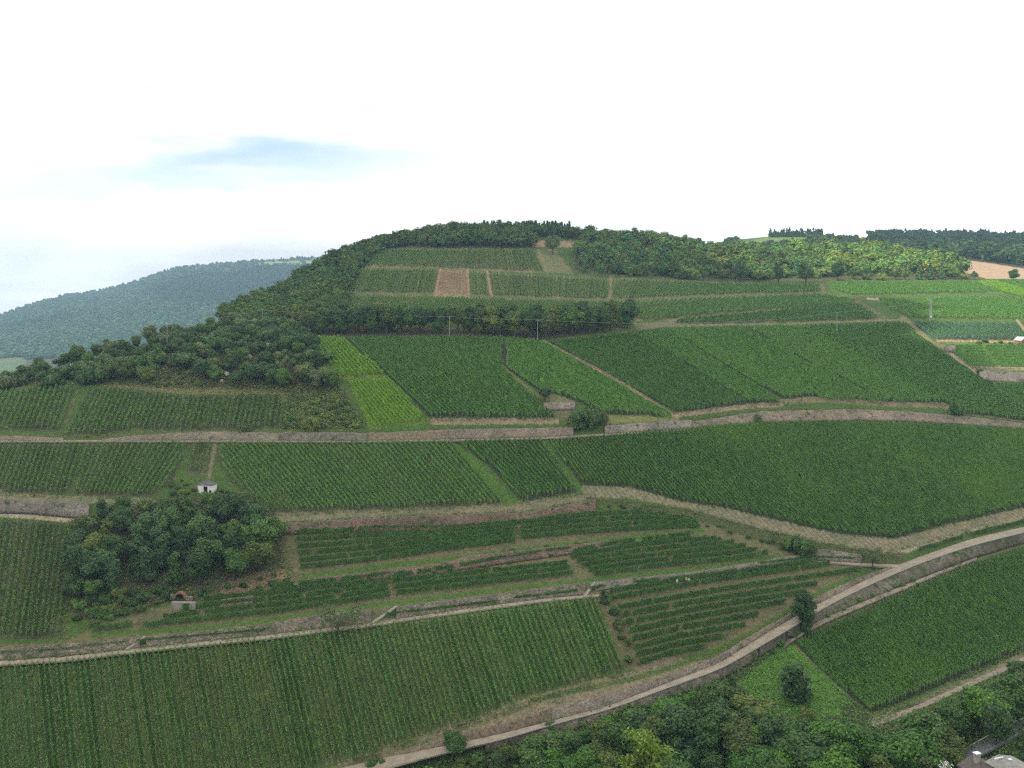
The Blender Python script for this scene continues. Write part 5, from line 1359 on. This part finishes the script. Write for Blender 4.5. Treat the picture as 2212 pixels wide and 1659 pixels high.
cover('grass', 'grass strip above the stone bank along the pale path', [(200,1367),(600,1333),(900,1292),(1290,1249),(1680,1199),(1680,1206),(1290,1258),(900,1302),(600,1344),(200,1378)], 6000, .3, .3, GR, 'grass')
cover('grass', 'grass verge above the road wall', [(1350,1448),(1450,1432),(1550,1398),(1640,1358),(1720,1306),(1870,1230),(1872,1240),(1720,1318),(1640,1370),(1550,1408),(1450,1442),(1350,1460)], 5000, .35, .32, GR, 'grass')
cover('grass', 'short grass of the small meadow', [(1690,1396),(1712,1392),(1770,1445),(1830,1502),(1815,1545),(1720,1566),(1640,1565),(1600,1530),(1590,1480)], 16000, .25, .28, leafmat('meadow_blades', (.055, .13, .02), (.075, .17, .024), (.1, .2, .032), .2), 'grass')
cover('weeds', 'weeds at the foot of the front slope', [(757,1640),(845,1610),(1036,1546),(1156,1499),(1351,1451),(1540,1414),(1434,1470),(1195,1540),(845,1630)], 4500, .35, .35, GR, 'weeds')

WEED_LINES = [([(-60,940),(140,945),(330,938),(576,934),(790,933),(970,926),(1236,921)], 2.5, 1500), ([(0,955),(300,954),(800,955),(1180,948),(1500,929),(1700,911),(1960,911),(2240,929)], 2.0, 1800),
 ([(1309,919),(1492,907),(1640,887),(1860,883),(2060,895),(2240,917)], 2.5, 1400), ([(597,1131),(886,1114),(1118,1106),(1285,1079)], 3, 900), ([(597,1156),(886,1149),(1118,1130),(1288,1110)], 3, 900),
 ([(0,1431),(300,1404),(700,1362),(1000,1320),(1290,1290)], 2.5, 1300), ([(1048,1586),(1200,1552),(1434,1476),(1559,1428),(1700,1338),(1860,1254)], 2.5, 900), ([(1262,1075),(1479,1099),(1626,1138),(1773,1172),(1903,1195),(2077,1152),(2240,1113)], 3.5, 1500),
 ([(1690,1400),(1773,1348),(1860,1312),(1990,1258),(2110,1208)], 4, 900), ([(1884,1546),(1960,1526),(2118,1448),(2212,1402)], 5, 900), ([(-60,1066),(153,1074),(330,1080)], 4, 500), ([(590,1111),(960,1098),(1118,1088),(1252,1068)], 4, 900),
 ([(930,906),(1205,905)], 3, 400), ([(1462,896),(1594,878),(1690,872),(1774,862),(1922,874),(2043,874)], 4, 1000), ([(1174,738),(1330,818),(1462,902)], 3.5, 350), ([(745,632),(940,636),(1310,648),(1423,644),(1783,632)], 2, 700), ([(1440,702),(1673,702),(1880,693)], 2.5, 500),
 ([(735,727),(930,915)], 3, 400), ([(660,728),(800,930)], 3, 400), ([(757,1642),(1036,1550),(1351,1453)], 5, 900), ([(152,1130),(150,1250),(136,1375)], 5, 500)]
qs = []
for pl, wd, n_ in WEED_LINES:
    a = resample(pl, 1.0); k = rng.integers(0, len(a), n_)
    clump = np.interp(np.arange(len(a)), np.arange(0, len(a) + 12, 12), rng.random(len(np.arange(0, len(a) + 12, 12))))
    k = k[rng.random(n_) < clump[k] ** 1.5 + .08]
    q = P(a[k, 0] + rng.normal(0, wd, len(k)), a[k, 1] + rng.normal(0, wd * .6, len(k))); q[:, 2] += rng.uniform(.05, 1, len(k)) ** 1.6 * .75; q[:, 1] -= .5; qs.append(q)
q = np.concatenate(qs); q = np.repeat(q, 3, 0) + rng.normal(0, .22, (len(q) * 3, 3)); v, f = leaf_quads(q, .34 * rng.uniform(.6, 1.4, len(q)), np.tile([0, -.4, .8], (len(q), 1)), rng, .6)
tag(obj_np('weeds', v, f, UG), 'scattered weeds and tufts along walls, banks and path edges', 'weeds', None, 'stuff')

# ------------------------------------------------------------------ power line
WOODP = plain('pole_wood', (.27, .24, .21), .85, .2, 2.0); METAL = plain('metal_grey', (.3, .31, .32), .5, .1, 3.0, .5); PORC = plain('porcelain', (.16, .1, .07), .35, .1, 3.0, .5)
tops = []
for u_, vb_, vt2, lb in ((361, 764, 701, 'wooden power pole in the dry clearing on the knoll'), (567, 712, 668, 'reddish power pole among the trees of the knoll'), (971, 732, 683, 'power pole at the upper edge of the dark middle vineyard'), (1161, 740, 690, 'power pole at the top of the slanting earth path'), (1629, 722, 692, 'short power pole among the pale slanting vine strips'), (1808, 722, 674, 'power pole in the large dark slanting vineyard')):
    b = P1(u_, vb_); H = (vb_ - vt2) / px(u_, vb_)
    e = empty('power_pole', b, .25); tag(e, lb, 'power pole')
    MB().tube([(0, 0, -.6), (0, 0, H)], [.17, .12], 10).build('pole', WOODP, e)
    MB().box((0, -.14, H - .35), (1.7, .1, .12)).build('cross_arm', METAL, e)
    for dx in (-.75, 0, .75):
        MB().tube([(dx, -.14, H - .3), (dx, -.14, H - .2), (dx, -.14, H - .08)], [.035, .06, .04], 8).build('insulator', PORC, e)
    tops.append((u_, b + Vector((0, -.14, H - .08))))
b = P1(2011, 693); H = 48 / px(2011, 693)
e = empty('power_pole', b); tag(e, 'grey double power pole with transformer in the sunlit field', 'power pole')
for s in (-1, 1): MB().tube([(s * .55, 0, -.6), (s * .38, 0, H)], [.16, .12], 10).build('pole', METAL, e)
MB().box((0, -.16, H - .3), (2.4, .12, .14)).build('cross_arm', METAL, e)
for z in (.3, .55, .8): MB().box((0, 0, H * z), (.9, .08, .08)).build('brace', METAL, e)
MB().box((0, -.3, H * .18), (.6, .5, .8), bevel=.04).build('transformer_box', WHITE, e)
tops_line = [tops[0][1], tops[1][1], tops[2][1], tops[3][1], tops[4][1], tops[5][1], b + Vector((0, -.16, H - .2))]
m = MB()
for a, c in zip(tops_line[:-1], tops_line[1:]):
    sag = (c - a).length * .014
    m.tube([a.lerp(c, t) - Vector((0, 0, 4 * sag * t * (1 - t))) for t in np.linspace(0, 1, 13)], [.032] * 13, 4)
tag(m.build('power_cable', METAL), 'thin sagging power cable strung from pole to pole across the hillside', 'cable')

# ------------------------------------------------------------------ huts and houses
WALLW = plain('whitewash', (.74, .73, .68), .85, .06, 2.0); SLATE = plain('slate_roof', (.10, .097, .105), .8, .2, 4.0); DARK = plain('dark_opening', (.012, .011, .01), .9, .1, 1.0)
GREYW = plain('grey_render', (.2, .185, .165), .9, .15, 1.5); BRICK = stonemat('brick', (.24, .12, .075), (.32, .17, .11), (.38, .23, .16), 3.0, .7)
RUSTY = plain('rusty_board', (.33, .16, .05), .8, .25, 3.0); ROOFB = plain('brown_roof', (.115, .095, .082), .9, .25, 1.6); ROOFG = plain('grey_roof', (.26, .25, .225), .85, .3, .9); ORANGE = plain('orange_brick', (.23, .115, .07), .9, .25, 3.0)
q = P1(447, 1062); sc = 1 / px(447, 1062)    # metres per survey unit there
W, Hh, D = 32 * sc, 18 * sc, 3.6
e = empty('hut', q + Vector((0, .6, -.4)), R(-14)); tag(e, 'white hut with dark hipped roof standing above the copse', 'hut')
m = MB(); t_ = .18
m.box((-W * .29, -D / 2, Hh / 2), (W * .42, t_, Hh)); m.box((W * .36, -D / 2, Hh / 2), (W * .28, t_, Hh)); m.box((W * .07, -D / 2, Hh * .93), (W * .3 - .004, t_ - .01, Hh * .13))
m.box((-W / 2 + t_ / 2 + .003, 0, Hh / 2), (t_, D - t_, Hh)); m.box((W / 2 - t_ / 2 - .003, 0, Hh / 2), (t_, D - t_, Hh)); m.box((0, D / 2, Hh / 2), (W - .02, t_, Hh))
m.build('wall', WALLW, e)
MB().box((W * .07, -D / 2 + .25, Hh * .44), (W * .28, .06, Hh * .86)).build('door', DARK, e)  # near-black sheet carries the shade inside the doorway
MB().box((-W / 2 - .02, -.2, Hh * .62), (.06, .8, .7)).build('window', DARK, e)
m = MB(); o_ = .35; rz = Hh + 8 * sc
c4 = [(-W / 2 - o_, -D / 2 - o_, Hh + .01), (W / 2 + o_, -D / 2 - o_, Hh + .01), (W / 2 + o_, D / 2 + o_, Hh + .01), (-W / 2 - o_, D / 2 + o_, Hh + .01)]
bv = [m.bm.verts.new(x) for x in c4] + [m.bm.verts.new((x[0], x[1], x[2] + .14)) for x in c4]; ap = [m.bm.verts.new((-W * .12, 0, rz)), m.bm.verts.new((W * .12, 0, rz))]
m.bm.faces.new(bv[3::-1])
for i in range(4): m.bm.faces.new((bv[i], bv[(i + 1) % 4], bv[4 + (i + 1) % 4], bv[4 + i]))
m.bm.faces.new((bv[4], bv[5], ap[1], ap[0])); m.bm.faces.new((bv[6], bv[7], ap[0], ap[1])); m.bm.faces.new((bv[5], bv[6], ap[1])); m.bm.faces.new((bv[7], bv[4], ap[0]))
rf = m.build('roof', SLATE, e)
MB().tube([(W * .1, .3, rz - .3), (W * .1, .3, rz + .55)], [.06, .06], 8).build('chimney', METAL, rf)
an = MB(); an.box((-W * .5 - 1.15, .5, Hh * .36), (2.1, 1.9, Hh * .72)); an.build('annex', GREYW, e)
MB().box((-W * .5 - .9, -.47, Hh * .25), (.7, .08, Hh * .4)).build('shutter', RUSTY, e)
b2 = MB(); b2.tube([(0, 0, 0), (0, 0, .75), (0, 0, .8)], [.3, .34, .2], 10); o = b2.build('water_barrel', DARK, None, q + Vector((W * .33, -D * .5 - .2, .1))); tag(o, 'dark barrel standing in front of the white hut', 'barrel')
# tunnel arch and concrete block
q = P1(393, 1291); s_ = 1 / px(393, 1291)
e = empty('tunnel_arch', q + Vector((0, -1.8, -.2)), R(-6)); tag(e, 'orange brick arch of a small tunnel mouth below the copse', 'tunnel')
ro, ri = 13.0 * s_, 9.8 * s_
ang = np.linspace(-.15, math.pi + .15, 19)
m = MB()
A = [(ro * math.cos(a), .75 + ro * math.sin(a) * .95) for a in ang]; B = [(ri * math.cos(a), .7 + ri * math.sin(a) * .95) for a in ang]
m.prism(A + B[::-1], -.3, 1.0); m.build('brick_ring', ORANGE, e)
m = MB(); m.prism([(ri * 1.01 * math.cos(a), .7 + ri * .96 * math.sin(a)) for a in ang], .55, .7); m.build('tunnel_shade', DARK, e)  # near-black slab stands in for the shade inside the tunnel
m = MB(); m.box((-ro - .65, .2, .75), (1.3, .9, 1.7), bevel=.12); m.box((ro + 1.0, .2, .55), (2.0, .9, 1.3), bevel=.12); m.build('side_wall', W_LIGHT, e)
q = P1(398, 1314); s_ = 1 / px(398, 1314)
m = MB(); m.box((0, 0, 8 * s_), (53 * s_, 1.2, 16 * s_), bevel=.05)
o = m.build('concrete_block', plain('pale_concrete', (.27, .245, .2), .9, .25, .6), None, q + Vector((0, -.3, -.2))); o.rotation_euler = (0, 0, R(-4)); tag(o, 'pale concrete block wall below the tunnel arch', 'wall')
# brick cabin at the right edge
q = P1(2206, 742); s_ = 1 / px(2206, 742)
e = empty('cabin', q, R(28)); tag(e, 'brick cabin with pale gable roof at the right edge of the netted vines', 'cabin')
Wc, Dc, Hc, Rc = 22 * s_, 4.0, 8 * s_, 14 * s_
MB().prism([(-Wc / 2, -.4), (Wc / 2, -.4), (Wc / 2, Hc), (0, Rc), (-Wc / 2, Hc)], -Dc / 2, Dc / 2).build('wall', BRICK, e)
m = MB()
for sg in (-1, 1):
    a = (0, Rc + .02); b_ = (sg * (Wc / 2 + .35), Hc - .28)
    m.prism([a, b_, (b_[0], b_[1] + .14), (0, Rc + .17)], -Dc / 2 - .3, Dc / 2 + .3)
m.build('roof', plain('pale_roof', (.5, .48, .45), .8, .12, 2.0), e)
MB().box((.1, -Dc / 2 - .03, .8), (.8, .08, 1.7)).build('door', DARK, e)
# houses at the lower right corner
def house(u_, vtop, Yd, W, D, ridge, rz, wall_m, roof_m, label, hip=.0, wallh=3.6):
    tp = ray(u_, vtop, Yd); e = empty('house', (tp[0], Yd - D / 2, tp[2] - ridge - wallh), rz); tag(e, label, 'house')
    MB().box((0, 0, wallh / 2 - .5), (W - .5, D - .5, wallh + 1)).build('wall', wall_m, e)
    m = MB()
    for sg in (-1, 1):
        m.prism([(0, wallh + ridge), (sg * (W / 2), wallh - .05), (sg * (W / 2), wallh + .12), (0, wallh + ridge + .18)], -D / 2, D / 2)
    m.prism([(-W / 2 + .3, wallh), (W / 2 - .3, wallh), (0, wallh + ridge - .05)], -D / 2 + .25, D / 2 - .25)
    r = m.build('roof', roof_m, e)
    return e, r, wallh
e, r, wh = house(2108, 1632, 200, 7, 7, 1.3, R(20), GREYW, ROOFB, 'house with brown roof and block chimney at the lower right corner')
m = MB(); m.box((-.6, 1.2, wh + 1.9), (.95, .85, 2.0)); ch = m.build('chimney', plain('chimney_block', (.36, .34, .31), .9, .15, 1.5), r); MB().box((-.6, 1.2, wh + 3.0), (1.3, 1.05, .16)).build('chimney_slab', WHITE, ch)
for i in range(6):
    x, y = rng.uniform(.5, 3.4), rng.uniform(-3, 3); MB().box((x, y, wh + 1.6 * (1 - x / 4.25) + .22), (.3, .2, .05)).build('roof_patch', WHITE, r)
e, r, wh = house(2172, 1630, 198, 7, 9, .8, R(20), GREYW, ROOFG, 'grey roofed shed beside the brown roofed house at the corner')
MB().box((2.5, -2.6, wh + .9 * (1 - 2.5 / 4.5) + .18), (1.5, 2.6, .06), Matrix.Rotation(math.atan2(.95, 4.5), 3, 'Y')).build('rusty_panel', RUSTY, r)
MB().box((-1.2, 3.2, wh + .9 * (1 - 1.2 / 4.5) + .35), (2.2, .25, .2)).build('white_rail', WHITE, r)
MB().box((.4, 2.0, wh + .98), (.8, .6, .25)).build('skylight', plain('skylight', (.6, .64, .68), .3, .05, 2, .5), r)
# white blossom shrub at the corner
q = ray(2046, 1659, 196); tp = Vector(q)
e = tree(tp - Vector((0, 0, 1.6)), 2.6, 'bush', 'pale', 'shrub with white blossoms at the lower right corner beside the houses', wide=.8)
bl = vt_.normal(0, 1, (160, 3)) * np.array([.55, .5, .45]) + np.array([0, -.2, 1.9])
v, f = leaf_quads(bl, .28 * vt_.uniform(.6, 1.3, 160), np.tile([0, -.5, .8], (160, 1)), vt_, .6); obj_np('blossoms', v, f, WHITE, e)['kind'] = 'stuff'
# village on the far bank
for i, (u_, v_, Yd, w_, cl) in enumerate(((8, 757, 1950, 12, 'white'), (20, 756, 2000, 9, 'cream'), (34, 755, 2000, 11, 'white'), (47, 757, 1960, 8, 'grey'))):
    q = Vector(ray(u_, v_, Yd)); q.z += 2
    e = empty('house', q, rng.uniform(-.4, .4)); tag(e, ('leftmost tiny white', 'second tiny cream', 'third tiny white', 'fourth tiny grey')[i] + ' house in the far valley behind the knoll', 'house')
    MB().prism([(-w_ / 2, -6), (w_ / 2, -6), (w_ / 2, 5), (0, 9), (-w_ / 2, 5)], -6, 6).build('wall', WALLW if cl != 'grey' else GREYW, e)
    m = MB()
    for sg in (-1, 1): m.prism([(0, 9.1), (sg * (w_ / 2 + .6), 4.7), (sg * (w_ / 2 + .6), 5.2), (0, 9.6)], -6.5, 6.5)
    m.build('roof', SLATE, e)

# rocks on the knoll
ROCK = stonemat('rock', (.2, .185, .165), (.3, .275, .245), (.4, .375, .335), .7, .75)
for u_, v_, s_, lb in ((585, 752, 2.6, 'pale rock outcrop near the right end of the knoll'), (544, 777, 2.4, 'grey upright rock left of the pale outcrop on the knoll'), (497, 812, 2.0, 'low pale rock near the foot of the knoll'), (486, 826, 1.3, 'small pale rock at the foot of the knoll')):
    bm = bmesh.new(); bmesh.ops.create_icosphere(bm, subdivisions=2, radius=s_ * .5)
    r_ = random.Random(u_)
    for vtx in bm.verts: vtx.co *= r_.uniform(.72, 1.15); vtx.co.z *= 1.2
    me = bpy.data.meshes.new('rock'); bm.to_mesh(me); bm.free()
    b = P1(u_, v_); o = link('rock', me, ROCK, None, b + Vector((0, -4.5, s_ * .35 + .6))); tag(o, lb, 'rock')

# ------------------------------------------------------------------ vine pickers
SKIN = plain('skin', (.45, .27, .19), .6, .05, 5.0)
def person(u_, v_, h, label, shirt, trousers, hair_c, hat=None, bend=0.15, face=0.0):
    b = P1(u_, v_); b.y -= .35
    e = empty('person', b, face); tag(e, label, 'person')
    S = h / 1.72
    J = {}
    vs, es, rad = [], [], []
    def j(name, p, r, par=None):
        J[name] = len(vs); vs.append(Vector(p) * S); rad.append(r * S)
        if par: es.append((J[par], J[name]))
    lean = bend
    j('pelvis', (0, 0, .93), .13); j('belly', (0, -lean * .35, 1.1), .125, 'pelvis'); j('chest', (0, -lean * .75, 1.3), .145, 'belly'); j('neck', (0, -lean, 1.47), .055, 'chest')
    j('jaw', (0, -lean * 1.05 - .02, 1.54), .075, 'neck'); j('skull', (0, -lean * 1.1, 1.63), .095, 'jaw'); j('nose', (0, -lean * 1.1 - .115, 1.59), .018, 'skull')
    for s, n in ((-1, 'l'), (1, 'r')):
        j('sh' + n, (s * .18, -lean * .85, 1.4), .06, 'chest'); j('el' + n, (s * .25, -lean - .1, 1.15), .042, 'sh' + n); j('wr' + n, (s * .2, -lean - .34, 1.08), .028, 'el' + n); j('pa' + n, (s * .19, -lean - .42, 1.08), .03, 'wr' + n)
        for k in range(4): j(f'f{k}{n}', (s * (.16 + .02 * k), -lean - .5 - .01 * (k % 3), 1.05), .009, 'pa' + n)
        j('th' + n, (s * .15, -lean - .44, 1.11), .01, 'pa' + n)
        j('hi' + n, (s * .1, 0, .88), .1, 'pelvis'); j('kn' + n, (s * .11, -.04, .48), .062, 'hi' + n); j('an' + n, (s * .11, .02, .08), .042, 'kn' + n); j('to' + n, (s * .12, -.16, .03), .035, 'an' + n)
    me = bpy.data.meshes.new('body'); me.from_pydata([tuple(x) for x in vs], es, [])
    o = link('body', me, SKIN, e)
    mod = o.modifiers.new('skin', 'SKIN')
    for i, r_ in enumerate(rad): me.skin_vertices[0].data[i].radius = (r_, r_)
    me.skin_vertices[0].data[0].use_root = True
    o.modifiers.new('sub', 'SUBSURF').levels = 1
    def garment(name, chain, mat, extra=.025):
        mm = MB()
        for c in chain: mm.tube([vs[J[k]] for k in c], [rad[J[k]] + extra * S for k in c], 9)
        mm.build(name, mat, e, None, True)
    garment('shirt', [('pelvis', 'belly', 'chest', 'neck'), ('shl', 'ell', 'wrl'), ('shr', 'elr', 'wrr'), ('shl', 'chest', 'shr')], shirt)
    garment('trousers', [('pelvis', 'hil', 'knl', 'anl'), ('pelvis', 'hir', 'knr', 'anr')], trousers, .02)
    hp = vs[J['skull']]
    mm = MB()
    if hat is None:
        bmesh.ops.create_icosphere(mm.bm, subdivisions=2, radius=.108 * S, matrix=Matrix.Translation(hp + Vector((0, .02, .025)) * S)); mm.build('hair', hair_c, e, None, True)
    else:
        mm.tube([hp + Vector((0, 0, .05)) * S, hp + Vector((0, 0, .06)) * S, hp + Vector((0, 0, .16)) * S], [.2 * S, .12 * S, .08 * S], 12); mm.build('hat', hat, e, None, True)
white = plain('cloth_white', (.72, .7, .72), .9, .05, 5); pinkw = plain('cloth_pink_white', (.7, .58, .6), .9, .05, 5); yel = plain('cloth_yellow', (.65, .5, .2), .9, .05, 5); dred = plain('cloth_dark_red', (.14, .03, .025), .9, .1, 5); blk = plain('cloth_dark', (.03, .03, .035), .9, .1, 5); gry = plain('cloth_grey', (.16, .17, .18), .9, .1, 5); hair = plain('hair_brown', (.05, .032, .02), .7, .1, 5)
person(1406.7, 1266, 1.75, 'person in dark red top and dark trousers among the vine rows', dred, blk, hair)
person(1462, 1262, 1.78, 'person in white overalls standing behind the terrace row', white, white, hair, white, .2)
person(1482, 1258.5, 1.7, 'person in yellow shirt and grey trousers behind the terrace row', yel, gry, hair, yel, .25)
person(1487.5, 1259, 1.72, 'person in pinkish white shirt beside the one in yellow', pinkw, pinkw, hair, None, .2)

# ------------------------------------------------------------------ clouds that shade the slopes
cm_ = NM('cloud')
d = cm_.n('ShaderNodeBsdfDiffuse'); d.inputs[0].default_value = (.9, .9, .9, 1); t = cm_.n('ShaderNodeBsdfTranslucent'); t.inputs[0].default_value = (.93, .93, .93, 1)
x = cm_.n('ShaderNodeMixShader'); x.inputs[0].default_value = .72; cm_.l(d.outputs[0], x.inputs[1]); cm_.l(t.outputs[0], x.inputs[2]); cm_.l(x.outputs[0], cm_.out.inputs[0])
def cloud(label, outline, thick=60, step=28, CLOUD_Z=1150.0):
    """outline: ground points whose sunlight it takes; the cloud hangs up-sun of them"""
    off_ = SUN_DIR * ((CLOUD_Z - 100) / SUN_DIR.z)
    pl = [(x + off_.x, y + off_.y) for x, y in outline]
    ps = np.array(pl); lo, hi = ps.min(0) - step, ps.max(0) + step
    X, Yg = np.meshgrid(np.arange(lo[0], hi[0], step), np.arange(lo[1], hi[1], step), indexing='ij')
    wob = 14 * np.sin(X * .031 + Yg * .017) + 10 * np.sin(Yg * .047 - X * .023)
    ins = pip(pl, X + wob, Yg - wob)
    bm = bmesh.new()
    top = {}; bot = {}
    def vert(d_, i, j, s):
        if (i, j) not in d_:
            x, y = lo[0] + i * step, lo[1] + j * step
            z = CLOUD_Z + s * thick * (.5 + .3 * math.sin(x * .05) * math.cos(y * .043)) 
            d_[i, j] = bm.verts.new((x, y, z))
        return d_[i, j]
    nx, ny = ins.shape
    for i in range(nx - 1):
        for j in range(ny - 1):
            if not ins[i, j]: continue
            q = [(i, j), (i + 1, j), (i + 1, j + 1), (i, j + 1)]
            bm.faces.new([vert(top, a, b_, 1) for a, b_ in q]); bm.faces.new([vert(bot, a, b_, -.3) for a, b_ in q][::-1])
            for (da, db), (e0, e1) in zip(((0, -1), (1, 0), (0, 1), (-1, 0)), ((0, 1), (1, 2), (2, 3), (3, 0))):
                a, b_ = i + da, j + db
                if a < 0 or b_ < 0 or a >= nx or b_ >= ny or not ins[a, b_]:
                    p0, p1 = q[e0], q[e1]
                    bm.faces.new([vert(bot, *p0, -.3), vert(bot, *p1, -.3), vert(top, *p1, 1), vert(top, *p0, 1)])
    me = bpy.data.meshes.new('clouds'); bm.to_mesh(me); bm.free()
    for p in me.polygons: p.use_smooth = True
    tag(link('clouds', me, cm_.m), label, 'cloud', None, 'structure')
cloud('broad cloud over the valley shading the vineyards', [(-900,-150),(900,-150),(900,395),(480,402),(214,412),(212,560),(205,650),(160,720),(130,900),(60,1000),(-300,1050),(-900,1050)])
cloud('long cloud shading the upper half of the far hill', [(-2600,3250),(-2000,3450),(-1400,3620),(-900,3800),(-300,3900),(200,4000),(200,4700),(-1400,4700),(-2600,4300)], step=50, CLOUD_Z=2700.0)
cloud('cloud patch shading the middle of the far hill', [(-900,2450),(-650,2250),(-300,2150),(0,2200),(100,3500),(-700,3400),(-1050,2900)], step=50, CLOUD_Z=2700.0)
cloud('small cloud drawing a shadow streak on the far hill', [(-1420,2350),(-1120,2300),(-1040,2390),(-1250,2470),(-1450,2440)], step=25, CLOUD_Z=2700.0)
cloud('cloud over the distant plateau', [(300,1250),(900,1000),(1700,1000),(1700,2300),(300,2300),(150,1700)], step=50, CLOUD_Z=2700.0)

# ------------------------------------------------------------------ haze
bm = bmesh.new()
bmesh.ops.create_cube(bm, size=1, matrix=Matrix.Translation((0, 2270, -117)) @ Matrix.Diagonal((7600, 4660, 786, 1)))
me = bpy.data.meshes.new('haze'); bm.to_mesh(me); bm.free()
hz = NM('haze')
pv = hz.n('ShaderNodeVolumePrincipled'); pv.inputs['Color'].default_value = (.52, .79, 1.0, 1); pv.inputs['Density'].default_value = .000135; pv.inputs['Anisotropy'].default_value = .2
hz.l(pv.outputs[0], hz.out.inputs['Volume'])
tag(link('haze', me, hz.m), 'thin bluish haze filling the valley air', 'haze', None, 'stuff')
